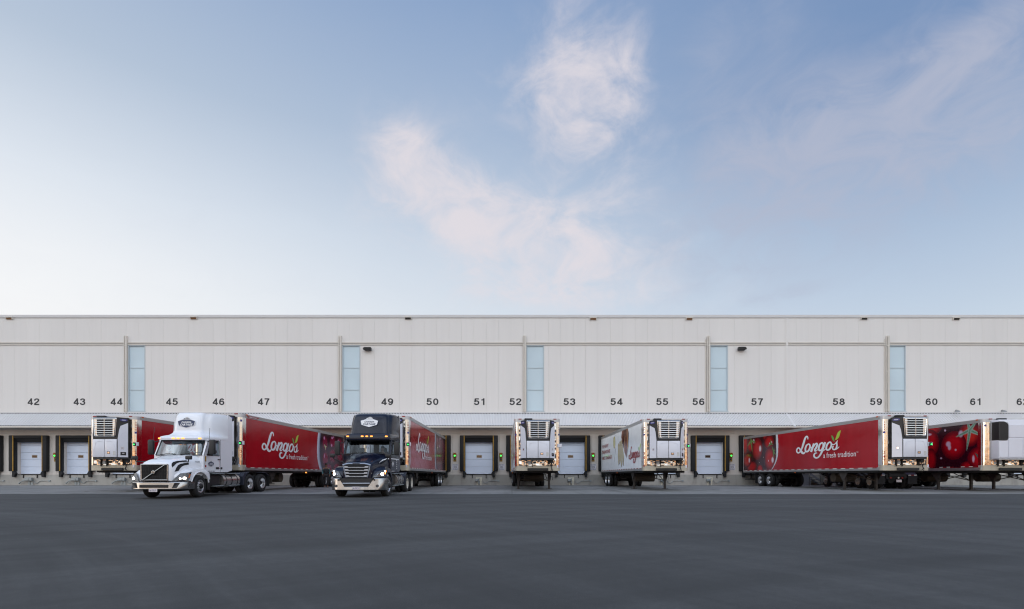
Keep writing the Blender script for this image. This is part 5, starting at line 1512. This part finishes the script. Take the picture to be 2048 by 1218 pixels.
    # ---- headlamps: bulged lens patch with reflector and bulbs
    for s in (-1, 1):
        if wht:
            Q = [(.70, .075, .76), (1.19, .46, .75), (1.195, .66, 1.14), (.93, .30, 1.09)]
        else:
            Q = [(.66, .13, .90), (1.16, .44, .92), (1.19, .72, 1.30), (.88, .34, 1.17)]
        m = MB(); g_ = 7
        for j in range(g_ + 1):
            for i in range(g_ + 1):
                u, v = i / g_, j / g_
                p = [(1 - v) * ((1 - u) * Q[0][k] + u * Q[1][k]) + v * ((1 - u) * Q[3][k] + u * Q[2][k]) for k in range(3)]
                b = 16 * u * (1 - u) * v * (1 - v) * .035 + .02 + .06 * (4 * u * (1 - u))
                m.v.append((s * (p[0] + b * .55), p[1] - b * .8, p[2]))
        for j in range(g_):
            for i in range(g_):
                k = j * (g_ + 1) + i
                m.f.append((k, k + 1, k + g_ + 2, k + g_ + 1)); m.m.append(0)
        hl = m.build('headlamp', K['lampglass'], t, smooth=60)
        def on(u, v, off):
            p = [(1 - v) * ((1 - u) * Q[0][k] + u * Q[1][k]) + v * ((1 - u) * Q[3][k] + u * Q[2][k]) for k in range(3)]
            b = 16 * u * (1 - u) * v * (1 - v) * .035 + .02 + .06 * (4 * u * (1 - u)) + off
            return Vector((s * (p[0] + b * .55), p[1] - b * .8, p[2]))
        nn = Vector((s * .55, -.8, 0)).normalized()
        for (u, v, r_, mm, nm) in ((.38, .30, .085, 'lampsilver', 'lamp_bowl'), (.66, .32, .095, 'lampsilver', 'lamp_bowl'), (.75, .78, .05, 'lampsilver', 'lamp_bowl')):
            m = MB(); m.cyl(on(u, v, .0), on(u, v, .0) + nn * .012, r_, r_ * .9, 16); m.build(nm, K[mm], hl)
        if lit:
            m = MB()
            for (u, v, r_) in ((.66, .32, .062), (.38, .30, .04)) if wht else ((.62, .40, .075), (.80, .72, .035)):
                m.cyl(on(u, v, .012), on(u, v, .012) + nn * .02, r_, r_ * .8, 14)
            m.build('bulb', K['head'], hl)
        m = MB(); a_ = on(.93, .35, .006); b_ = on(.93, .75, .006); m.tube([a_, b_], .022, 6); m.build('turn_lamp', K['amber'] if lit and not wht else K['amberdim'], hl)
    # ---- grille and bumper
    PL = [(-1.20, .95), (-1.21, .42), (-1.12, .20), (-.92, .06), (-.6, -.01), (-.3, -.03), (0, -.035), (.3, -.03), (.6, -.01), (.92, .06), (1.12, .20), (1.21, .42), (1.20, .95)]
    def py(x):
        for (a, ya_), (b, yb_) in zip(PL[1:-1], PL[2:-1]):
            if a <= x <= b: return ya_ + (yb_ - ya_) * (x - a) / (b - a)
        return .42
    def bumper(topf, botf, mtl):
        m = MB(); r = []
        xs = PL if wht else PL[:4] + [(-.78, .03), (-.70, .01), (-.52, -.02)] + PL[5:8] + [(.52, -.02), (.70, .01), (.78, .03)] + PL[9:]
        for i, (x, y) in enumerate(xs):
            z0, z1 = botf(x), topf(x)
            sx = 1 - .055
            ln = .022 * (z1 - z0) / .35
            r.append([(x, y + .025, z0), (x, y, z0 + .03), (x, y + ln, z1 - .03), (x, y + ln + .03, z1), (x * sx, y + ln + .07, z1), (x * sx, y + .07, z0)])
        m.loft(r)
        return m.build('bumper', mtl, t, smooth=35)
    if wht:
        bp = bumper(lambda x: .72, lambda x: .40, K['chrome'])
        m = MB()
        m.box(-.60, .60, -.045, .06, .475, .60, 0)
        for i in range(2): m.box(-.60, .60, -.052, -.045, .51 + .045 * i - .004, .51 + .045 * i + .004, 1)
        for s in (-1, 1):
            X = [.78, .98, 1.04, .84] if s > 0 else [-.84, -1.04, -.98, -.78]
            a = [(.76, .46), (.92, .46), (1.02, .68), (.86, .68)]
            m.add([(s * x, py(s * x) - .028, z) for x, z in a] + [(s * x, py(s * x) + .03, z) for x, z in a], [(0, 1, 2, 3), (4, 5, 6, 7), (0, 1, 5, 4), (1, 2, 6, 5), (2, 3, 7, 6), (3, 0, 4, 7)], 0)
        m.build('bumper_vent', [K['blackp'], K['hub']], bp)
        # chrome surround, mesh and diagonal bar
        m = MB(); zz0, zz1 = .80, 1.46
        pts = [(-.575, zz1), (.575, zz1), (.56, zz0), (-.56, zz0)]
        for a, b in zip(pts, pts[1:] + pts[:1]):
            m.tube([(a[0], .03, a[1]), (b[0], .03, b[1])], .032, 8)
        gr = m.build('grille_surround', K['chrome'], t, smooth=60)
        m = MB(); m.box(-.56, .56, .03, .045, zz0, zz1, 0)
        for i in range(15): m.box(-.53 + i * .076 - .006, -.53 + i * .076 + .006, .015, .03, zz0, zz1, 1)
        for i in range(11): m.box(-.56, .56, .012, .03, zz0 + .03 + i * .06 - .005, zz0 + .03 + i * .06 + .005, 1)
        m.build('grille_mesh', [K['black'], K['hub']], t)
        m = MB(); m.tube([(-.46, -.005, zz0 + .02), (.46, -.005, zz1 - .02)], .024, 8); m.lathe([(.0, 0), (.078, 0), (.078, .03), (.055, .035), (.05, .015), (0, .015)], (0, 0, 0), 20)
        # turn the emblem ring to face forward
        k0 = len(m.v) - 20 * 6
        for i in range(k0, len(m.v)):
            x, y, z = m.v[i]; m.v[i] = (y, -.02 - x, z + (zz0 + zz1) / 2)
        m.build('grille_emblem', K['chrome'], t, smooth=40)
    else:
        top = lambda x: .87 if abs(x) >= .76 else (.50 if abs(x) <= .53 else .50 + .37 * (abs(x) - .53) / .23)
        bp = bumper(top, lambda x: .33, K['chrome'])
        m = MB()
        m.prism([(-.74, .86), (.74, .86), (.54, .50), (-.54, .50)], 'y', .03, .10, 0)
        m.build('lower_grille', [K['blackp']], t)
        m = MB(); m.tube([(-.60, .0, .64), (.60, .0, .64)], .022, 6); m.build('lower_grille_trim', K['satin'], t)
        for s in (-1, 1):
            m = MB(); y = py(s * .92); m.cyl((s * .92, y + .01, .52), (s * .92, y - .02, .52), .065, .06, 16); m.cyl((s * .92, y - .02, .52), (s * .92, y - .022, .52), .035, seg=12, mi=1); m.build('fog_lamp', [K['blackp'], K['lampsilver']], bp)
            m = MB(); m.cyl((s * .80, py(s * .8) + .01, .79), (s * .80, py(s * .8) - .012, .79), .04, seg=12); m.build('tow_eye', K['blackp'], bp)
        m = MB()
        zz0, zz1 = .90, 1.50
        o = [(-.63, zz1 - .01), (-.36, zz1 + .05), (.36, zz1 + .05), (.63, zz1 - .01), (.50, zz0), (-.50, zz0)]
        n_ = len(o)
        i_ = [(-.565, zz1 - .075), (-.34, zz1 - .02), (.34, zz1 - .02), (.565, zz1 - .075), (.455, zz0 + .03), (-.455, zz0 + .03)]
        A = [(x, .06, z) for x, z in o]; B = [((x + p) / 2, .01, (z + q) / 2) for (x, z), (p, q) in zip(o, i_)]; Cc = [(x, .06, z) for x, z in i_]
        for p, q in ((A, B), (B, Cc)):
            m.add(p + q, [(i, (i + 1) % n_, n_ + (i + 1) % n_, n_ + i) for i in range(n_)])
        m.build('grille_surround', K['satin'], t, smooth=20)
        m = MB(); m.prism([(x, z) for x, z in i_], 'y', .06, .075); m.build('grille_mesh', K['black'], t)
        for i in range(4):
            z = zz0 + .045 + i * .135
            h = .455 + .11 * (z - zz0) / (zz1 - zz0)
            m = MB(); m.add([(-h, .02, z + .055), (-h * .72, .02, z + .045), (-h * .66, .02, z + .012), (h * .66, .02, z + .012), (h * .72, .02, z + .045), (h, .02, z + .055), (h, .02, z - .012), (-h, .02, z - .012),
                              (-h, .05, z + .055), (-h * .72, .05, z + .045), (-h * .66, .05, z + .012), (h * .66, .05, z + .012), (h * .72, .05, z + .045), (h, .05, z + .055), (h, .05, z - .012), (-h, .05, z - .012)],
                             [tuple(range(8)), tuple(range(15, 7, -1))] + [(k, (k + 1) % 8, 8 + (k + 1) % 8, 8 + k) for k in range(8)])
            m.build('grille_bar', K['satin'], t)
        m = MB(); m.box(-.16, .16, .0, .012, zz1 + .0, zz1 + .035); m.build('maker_plate', K['hub'], t)
    # number plate
    pz = .30 if wht else .36
    m = MB(); m.bev(-.30 + .12, .12 + .06, -.075, -.055, pz, pz + .13, .006, 1, 0) if wht else m.bev(-.17, .17, -.075, -.055, pz, pz + .13, .006, 1, 0)
    m.text('BA 77L37' if wht else 'BA 76L21', ((-.0 if wht else 0), -.078, pz + .065), (1, 0, 0), (0, 0, 1), .27, .075, 1, bold=.01)
    if marks: m.build('number_plate', [K['plate'], K['plateink']], t)
    # ---- mirrors
    for s in (-1, 1):
        m = MB(); x = s * 1.42
        m.bev(x - .12, x + .12, 1.72, 1.90, 1.93, 2.62, .05, 3); m.tube([(x - s * .08, 1.82, 2.5), (s * 1.1, 1.9, 2.58)], .022, 6); m.tube([(x - s * .08, 1.82, 2.02), (s * 1.1, 1.86, 1.94)], .022, 6)
        m.build('door_mirror', K['blackp'], t, smooth=40)
        m = MB()
        if wht:
            x, y, z, q = (1.02, .72, 1.77, .13) if s > 0 else (-1.38, .72, 1.76, .12)
        else:
            x, y, z, q = (1.20, .92, 1.90, .12) if s > 0 else (-1.36, .92, 1.90, .12)
        m.bev(x - q, x + q, y - .06, y + .08, z - .085, z + .085, .04, 3)
        yb_ = y + .25
        m.tube([(x, y + .02, z - .05), (x - s * .05, y + .06, z - .16), (s * hood_x(HR, yb_, 1.55), yb_, 1.55 if not wht else 1.6)], .026, 6)
        m.build('bonnet_mirror', K['blackp'], t, smooth=40)
    # ---- tanks, steps, rear wings
    for s in (-1, 1):
        m = MB(); m.cyl((s * .86, 3.12, .70), (s * .86, 4.55, .70), .33, seg=28)
        m.build('fuel_tank', K['tank'], t, smooth=40)
        m = MB()
        for y in (3.35, 3.82, 4.32): m.cyl((s * .86, y - .03, .70), (s * .86, y + .03, .70), .337, seg=28)
        m.build('tank_strap', K['hub'], t, smooth=40)
        m = MB()
        for z in (.44, 1.03): m.bev(min(s * .8, s * 1.2), max(s * .8, s * 1.2), 2.25 if z > .6 else 2.45, 3.15, z, z + .045, .01, 1); m.bev(min(s * .84, s * 1.21), max(s * .84, s * 1.21), 3.55, 4.5, z, z + .04, .01, 1)
        m.build('step', K['galv'], t)
        m = MB(); m.bev(min(s * .5, s * 1.05), max(s * .5, s * 1.05), 2.2, 3.05, .5, 1.0, .03, 1); m.build('battery_box', K['blackp'], t)
        pts = [(yr[0] + .60 * math.cos(R(a)), .5 + .60 * math.sin(R(a))) for a in range(95, 186, 9)] + [(yr[0] - .66, .44), (yr[0] - .72, .9), (yr[0] - .55, 1.08), (yr[0] - .05, 1.13)]
        m = MB(); m.prism(pts, 'x', min(s * .62, s * 1.2), max(s * .62, s * 1.2), r=.015, seg=1); m.build('rear_wing', K['navyflat'], t)
        pts = [(yr[1] + .60 * math.cos(R(a)), .5 + .60 * math.sin(R(a))) for a in range(60, 121, 10)] + [(yr[1] - .3, 1.06), (yr[1] + .45, 1.06), (yr[1] + .75, .92), (yr[1] + .70, .88)]
        m = MB(); m.prism([(yr[1] - .1, 1.11), (yr[1] + .35, 1.09), (yr[1] + .74, .90), (yr[1] + .72, .87), (yr[1] + .34, 1.05), (yr[1] - .1, 1.07)], 'x', min(s * .62, s * 1.22), max(s * .62, s * 1.22)); m.build('rear_wing', K['navyflat'], t)
        m = MB(); m.bev(min(s * .66, s * 1.22), max(s * .66, s * 1.22), yr[1] + .73, yr[1] + .75, .30, .88, .006, 1); fl = m.build('mud_flap', K['black'], t)
        m = MB()
        for i, mm in enumerate((1, 0, 1)):
            a = .68 + i * .17
            m.box(s * a, s * (a + .165), yr[1] + .752, yr[1] + .76, .845, .885, mm)
        m.build('reflective_tape', [K['reflr'], K['reflw']], fl)
    m = MB(); m.box(-.6, .6, yr[1] + .70, yr[1] + .74, .66, .95); m.build('light_bar', K['dark'], t)
    for x in (-.34, .34):
        m = MB(); m.cyl((x, yr[1] + .74, .70), (x, yr[1] + .765, .70), .055, seg=14); m.build('tail_lamp', K['redlens'], t)
    m = MB(); m.cyl((-.12, yr[1] + .74, .70), (-.12, yr[1] + .765, .70), .055, seg=14); m.build('reversing_lamp', K['reflw'], t)
    m = MB(); m.bev(-.3, .02, yr[1] + .755, yr[1] + .77, .42, .58, .006, 1); m.build('rear_plate', K['plate'], t)
    # ---- markings
    if marks:
        m = MB()
        if wht:
            shield(m, (0, c0 + .528, wz1 + .78), (1, 0, 0), Vector((0, .10, 1)).normalized(), .80, 0, 1)
        else:
            shield(m, (0, c0 + .385, wz1 + .82), (1, 0, 0), Vector((0, .27, 1)).normalized(), .84, 1, 0)
        m.build('roof_emblem', [K['navyink'], K['whiteink'], K['boxgrey']], t)
        m = MB()
        shield(m, (HW + .012, 2.15, 1.50), (0, 1, 0), (0, 0, 1), .44, 0 if wht else 1, 1 if wht else 0)
        m.build('door_emblem', [K['navyink'], K['whiteink'], K['boxgrey']], t)
        m = MB()
        m.text('000 478 10047' if wht else '478100', (HW + .012, 2.2, 1.17), (0, 1, 0), (0, 0, 1), .55, .05, 0 if wht else 1)
        for i in range(5): m.add([(HW + .008, 2.80 if wht else 3.0, 1.28 + i * .1), (HW + .008, 2.83 if wht else 3.1, 1.28 + i * .1), (HW + .008, 2.83 if wht else 3.1, 1.34 + i * .1), (HW + .008, 2.80 if wht else 3.0, 1.34 + i * .1)], [(0, 1, 2, 3)], 2 if wht else 1)
        if wht:
            for (y0, y1, z0, z1, mi) in ((1.72, 1.80, 1.62, 1.86, 3), (1.72, 1.79, 1.36, 1.45, 4), (2.55, 2.78, 1.26, 1.36, 5), (2.92, 3.06, 1.26, 1.36, 5)):
                m.box(HW, HW + .012, y0, y1, z0, z1, mi)
        m.build('door_lettering', [K['number'], K['whiteink'], K['redink'], K['yellow'], K['redlens'], K['blackp']], t)
        def on_hood(P2, off=.012): return [(hood_x(HR, y, z) + off, y, z) for y, z in P2]
        if wht:
            def swoosh(P2):
                n = len(P2)
                m.add(on_hood(P2, .014) + on_hood(P2, -.02), [tuple(range(n)), tuple(range(2 * n - 1, n - 1, -1))] + [(i, (i + 1) % n, n + (i + 1) % n, n + i) for i in range(n)])
            m = MB()
            U = [(.16, 1.44), (.22, 1.52), (.34, 1.585), (.55, 1.63), (.95, 1.66)]; D_ = [(.16, 1.34), (.27, 1.43), (.40, 1.52), (.58, 1.57), (.95, 1.61)]
            for (a, b), (c, d_) in zip(zip(U, U[1:]), zip(D_, D_[1:])): swoosh([a, b, d_, c])
            U = [(.24, 1.16), (.33, 1.32), (.44, 1.44), (.60, 1.505), (.98, 1.56)]; D_ = [(.42, 1.20), (.52, 1.32), (.60, 1.38), (.72, 1.43), (.96, 1.47)]
            for (a, b), (c, d_) in zip(zip(U, U[1:]), zip(D_, D_[1:])): swoosh([a, b, d_, c])
            m.build('bonnet_vent', K['black'], t)
            m = MB(); m.text('941841', (hood_x(HR, 1.38, 1.60) + .045, 1.35, 1.60), (.12, 1, 0), (0, 0, 1), .30, .08); m.build('fleet_number', K['number'], t)
        else:
            m = MB()
            Q_ = [(.80, 1.54), (1.0, 1.60), (1.35, 1.69), (1.7, 1.745), (1.84, 1.75)]
            for (a, b), (c, d_) in zip(Q_, Q_[1:]):
                m.add([(max(hood_x(HR, y, z), .80) + .03, y, z) for y, z in ((a, b), (c, d_), (c, d_ + .05), (a, b + .04))], [(0, 1, 2, 3)])
            m.add([(HW + .01, 1.84, 1.75), (HW + .01, 3.5, 1.74), (HW + .01, 3.5, 1.79), (HW + .01, 1.84, 1.80)], [(0, 1, 2, 3)])
            m.build('silver_stripe', K['whiteink'], t)
            m = MB(); m.text('124578', (1.185, .86, .98), (0.05, 1, 0), (0, 0, 1), .30, .08, bold=.02); m.build('fleet_number', K['whiteink'], t)
    return t

tr1 = tractor('white_tractor', 'white road tractor with black meshed grille and lit headlights', (-15.2, 21.75, -.145), R(-.8), 'white', rx=R(.75), steer=R(5))
tr2 = tractor('navy_tractor', 'dark navy road tractor with bright barred grille and lit headlights', (-6.92, 22.75, -.135), R(0.5), 'navy', rx=R(.7), steer=R(-4), rimmat='rim')
tr3 = tractor('dark_tractor', 'dark tractor parked nose-in behind the legs of the tomato bowl trailer, mud flaps showing', (24.95, 39.7, .02), R(174), 'navy', marks=False, lit=False, rimmat='rimw')
# ================================================================== stairs, drum, people
t = thing('steel_stairs', 'grey steel stairs seen under the tomato bowl trailer', 'stairs', (24.4, D, 0.03))
m = MB()
for i in range(5):
    m.box(.55 + i * .27, .85 + i * .27, -1.15, -.25, .86 - i * .2, .90 - i * .2)
m.box(-.8, .6, -1.2, -.08, 1.02, 1.08)
m.build('tread', K['stairgrey'], t)
for y in (-1.2, -.22):
    m = MB(); m.prism([(.5, 1.1), (.5, .92), (1.85, -.02), (2.0, -.02), (2.0, .05)], 'y', y, y + .05); m.build('stringer', K['stairgrey'], t)
    m = MB(); m.tube([(-.75, y + .02, 1.08), (-.75, y + .02, 2.0), (.5, y + .02, 2.0), (1.95, y + .02, .95), (1.95, y + .02, 0)], .03, 8); m.tube([(.5, y + .02, 0), (.5, y + .02, 2.0)], .04, 8); m.build('handrail', K['stairgrey'], t)
m = MB(); m.box(-.75, .45, -1.1, -1.05, 0, 1.0); m.build('skirt_panel', K['stairgrey'], t)
t = tag(MB().cyl((26.4, 41.8, .03), (26.4, 41.8, .62), .22, seg=22).cyl((26.4, 41.8, .62), (26.4, 41.8, .64), .235, seg=22).build('waste_drum', K['bin'], smooth=40), 'small grey drum on the concrete right of the steel stairs', 'drum')

def skinned(name, verts, edges, radii, material, parent, root_i=0, sub=2):
    me = bpy.data.meshes.new(name)
    me.from_pydata(verts, edges, [])
    o = bpy.data.objects.new(name, me)
    COL.objects.link(o)
    md = o.modifiers.new('skin', 'SKIN')
    for i, r_ in enumerate(radii):
        sv = me.skin_vertices[0].data[i]
        sv.radius = r_ if isinstance(r_, tuple) else (r_, r_)
        sv.use_root = i == root_i
    sd = o.modifiers.new('sub', 'SUBSURF'); sd.levels = sub; sd.render_levels = sub
    dg = bpy.context.evaluated_depsgraph_get()
    m2 = bpy.data.meshes.new_from_object(o.evaluated_get(dg))
    bpy.data.objects.remove(o)
    m2.name = name
    m2.materials.clear(); m2.materials.append(material)
    m2.polygons.foreach_set('use_smooth', [True] * len(m2.polygons))
    q = bpy.data.objects.new(name, m2); COL.objects.link(q); q.parent = parent
    return q
def hand(V, E, Rr, iw, base, dirv, side):
    """palm and five bent fingers grown from wrist vertex iw"""
    d = Vector(dirv).normalized(); u = d.cross(Vector((side, 0, 0))).normalized() if abs(d.x) < .9 else Vector((0, 1, 0)); w = d.cross(u)
    b = Vector(base)
    V.append(tuple(b + d * .06)); E.append((iw, len(V) - 1)); Rr.append((.036, .018)); pi = len(V) - 1
    for k, (off, ln) in enumerate(((-.027, .062), (-.009, .075), (.009, .070), (.027, .055))):
        p0 = b + d * .09 + u * off
        p1 = p0 + d * ln * .5 + w * .008
        p2 = p1 + d * ln * .4 + w * .022
        V.append(tuple(p0)); E.append((pi, len(V) - 1)); Rr.append(.0095)
        V.append(tuple(p1)); E.append((len(V) - 2, len(V) - 1)); Rr.append(.0088)
        V.append(tuple(p2)); E.append((len(V) - 2, len(V) - 1)); Rr.append(.0075)
    p0 = b + d * .03 + u * .035; p1 = p0 + d * .03 + u * .022; p2 = p1 + d * .028 + u * .004
    for p in (p0, p1, p2):
        V.append(tuple(p)); E.append((len(V) - 2 if p is not p0 else iw, len(V) - 1)); Rr.append(.010)
def figure(label, loc, rz, pose, clothes, group=None):
    t = thing('person', label, 'person', loc, rz, group=group)
    J = pose
    V, E, Rr = [], [], []
    def add(n, r_, p=None):
        V.append(J[n]); Rr.append(r_)
        if p is not None: E.append((idx[p], len(V) - 1))
        idx[n] = len(V) - 1
    idx = {}
    add('pelvis', (.15, .11)); add('waist', (.125, .095), 'pelvis'); add('chest', (.165, .11), 'waist'); add('neck0', (.075, .07), 'chest'); add('neck', .052, 'neck0')
    add('jaw', (.062, .07), 'neck'); add('face', (.075, .095), 'jaw'); add('crown', (.062, .078), 'face')
    for s in ('l', 'r'):
        add('sh' + s, .058, 'chest'); add('el' + s, .042, 'sh' + s); add('wr' + s, .029, 'el' + s)
        add('hip' + s, .085, 'pelvis'); add('kn' + s, .058, 'hip' + s); add('an' + s, .042, 'kn' + s); add('toe' + s, .036, 'an' + s)
    for s, q in (('l', 1), ('r', -1)):
        d = Vector(J['wr' + s]) - Vector(J['el' + s])
        hand(V, E, Rr, idx['wr' + s], J['wr' + s], d, q)
    body = skinned('body', V, E, Rr, K['skin'], t)
    f = Vector(J['face']); fw = Vector(J['fwd']); lf = fw.cross(Vector((0, 0, 1)))
    m = MB()                                    # nose, brows and ears join the head
    def ball(c, r_, sz=(1, 1, 1), n=8, mi=0):
        vs, fs = [], []
        for i in range(n + 1):
            for j in range(n):
                a, b = PI * i / n, 2 * PI * j / n
                vs.append(tuple(Vector(c) + Vector((r_ * sz[0] * math.sin(a) * math.cos(b), r_ * sz[1] * math.sin(a) * math.sin(b), r_ * sz[2] * math.cos(a)))))
        for i in range(n):
            for j in range(n):
                fs.append((i * n + j, i * n + (j + 1) % n, (i + 1) * n + (j + 1) % n, (i + 1) * n + j))
        m.add(vs, fs, mi)
    ball(f + fw * .098 - Vector((0, 0, .015)), .016, (1, 1, 1.5))
    for s in (-1, 1):
        ball(f + lf * .078 * s - Vector((0, 0, .01)), .022, (.5, 1, 1.5))
        ball(f + fw * .088 + lf * .03 * s + Vector((0, 0, .015)), .011, mi=1)
    ball(f + fw * .085 - Vector((0, 0, .055)), .02, (1, 1, .35), mi=2)
    m.build('face', [K['skin'], K['hair'], K['reflr']], t, smooth=60)
    m = MB(); ball(f + Vector((0, 0, .045)) - fw * .018, .098, (.98, 1.08, .92), 12); m.build('hair', K['hair'], t, smooth=60)
    def part(nm, chain, radii, material):
        vs = [J[c] if isinstance(c, str) else c for c, _ in chain]
        return skinned(nm, vs, [(i, p) for i, (_, p) in enumerate(chain) if p is not None], radii, material, t)
    mid = lambda a, b, q: tuple(Vector(J[a]).lerp(Vector(J[b]), q))
    part('jacket', [('pelvis', None), ('waist', 0), ('chest', 1), (mid('neck0', 'neck', .2), 2), ('shl', 2), ('shr', 2)], [(.185, .14), (.16, .125), (.195, .135), (.085, .08), .082, .082], K[clothes[0]])
    for s in ('l', 'r'):
        part('sleeve', [('sh' + s, None), ('el' + s, 0), (mid('el' + s, 'wr' + s, .92), 1)], [.08, .06, .047], K[clothes[1]])
    part('trousers', [('pelvis', None), ('hipl', 0), ('knl', 1), (mid('knl', 'anl', .96), 2), ('hipr', 0), ('knr', 4), (mid('knr', 'anr', .96), 5)], [(.165, .125), .105, .078, .068, .105, .078, .068], K[clothes[2]])
    for s in ('l', 'r'):
        a, b = Vector(J['an' + s]), Vector(J['toe' + s])
        part('shoe', [(tuple(a - Vector((0, 0, .045)) - (b - a) * .35), None), (tuple(a - Vector((0, 0, .035))), 0), (tuple(b), 1)], [.045, .05, .04], K[clothes[3]])
    return t
H = 0.97
walk = dict(pelvis=(0, 0, .93), waist=(0, -.01, 1.08), chest=(0, -.02, 1.30), neck0=(0, -.01, 1.42), neck=(0, -.02, 1.49), jaw=(0, -.045, 1.545), face=(0, -.035, 1.61), crown=(0, -.02, 1.69),
            shl=(.185, -.01, 1.36), ell=(.25, .10, 1.12), wrl=(.24, .02, .90), shr=(-.185, -.01, 1.36), elr=(-.24, .04, 1.11), wrr=(-.22, -.14, .93),
            hipl=(.095, 0, .88), knl=(.10, -.16, .51), anl=(.10, -.10, .11), toel=(.11, -.26, .045), hipr=(-.095, 0, .88), knr=(-.10, .05, .50), anr=(-.09, .25, .13), toer=(-.10, .10, .045), fwd=(0, -1, 0))
figure('person in dark clothes with a teal sleeve walking past the wheels behind the white truck', (-13.18, 36.3, gz(36.3)), R(20), walk, ('jacket', 'sleeve', 'jeans', 'shoe'))
sit = dict(pelvis=(0, 0, .12), waist=(0, .03, .27), chest=(0, .04, .48), neck0=(0, .03, .60), neck=(0, .02, .67), jaw=(0, -.005, .725), face=(0, 0, .79), crown=(0, .01, .87),
           shl=(.185, .03, .54), ell=(.24, -.10, .32), wrl=(.15, -.34, .40), shr=(-.185, .03, .54), elr=(-.24, -.10, .32), wrr=(-.15, -.34, .40),
           hipl=(.1, -.02, .10), knl=(.13, -.42, .10), anl=(.13, -.48, -.28), toel=(.13, -.62, -.34), hipr=(-.1, -.02, .10), knr=(-.13, -.42, .10), anr=(-.13, -.48, -.28), toer=(-.13, -.62, -.34), fwd=(0, -1, 0))
figure('driver in dark clothes seated at the wheel of the navy tractor', (-6.39, 25.30, 1.40), R(.5), sit, ('jacket', 'jacket', 'jeans', 'jeans'))
trailer('plain white trailer beyond the right edge, only its legs and wheels seen', 31.15, 28.6, 14.8, face(31.15, 28.6, 31.6, 43.4), 'whitewrap', art_side=-1, top='', low='')
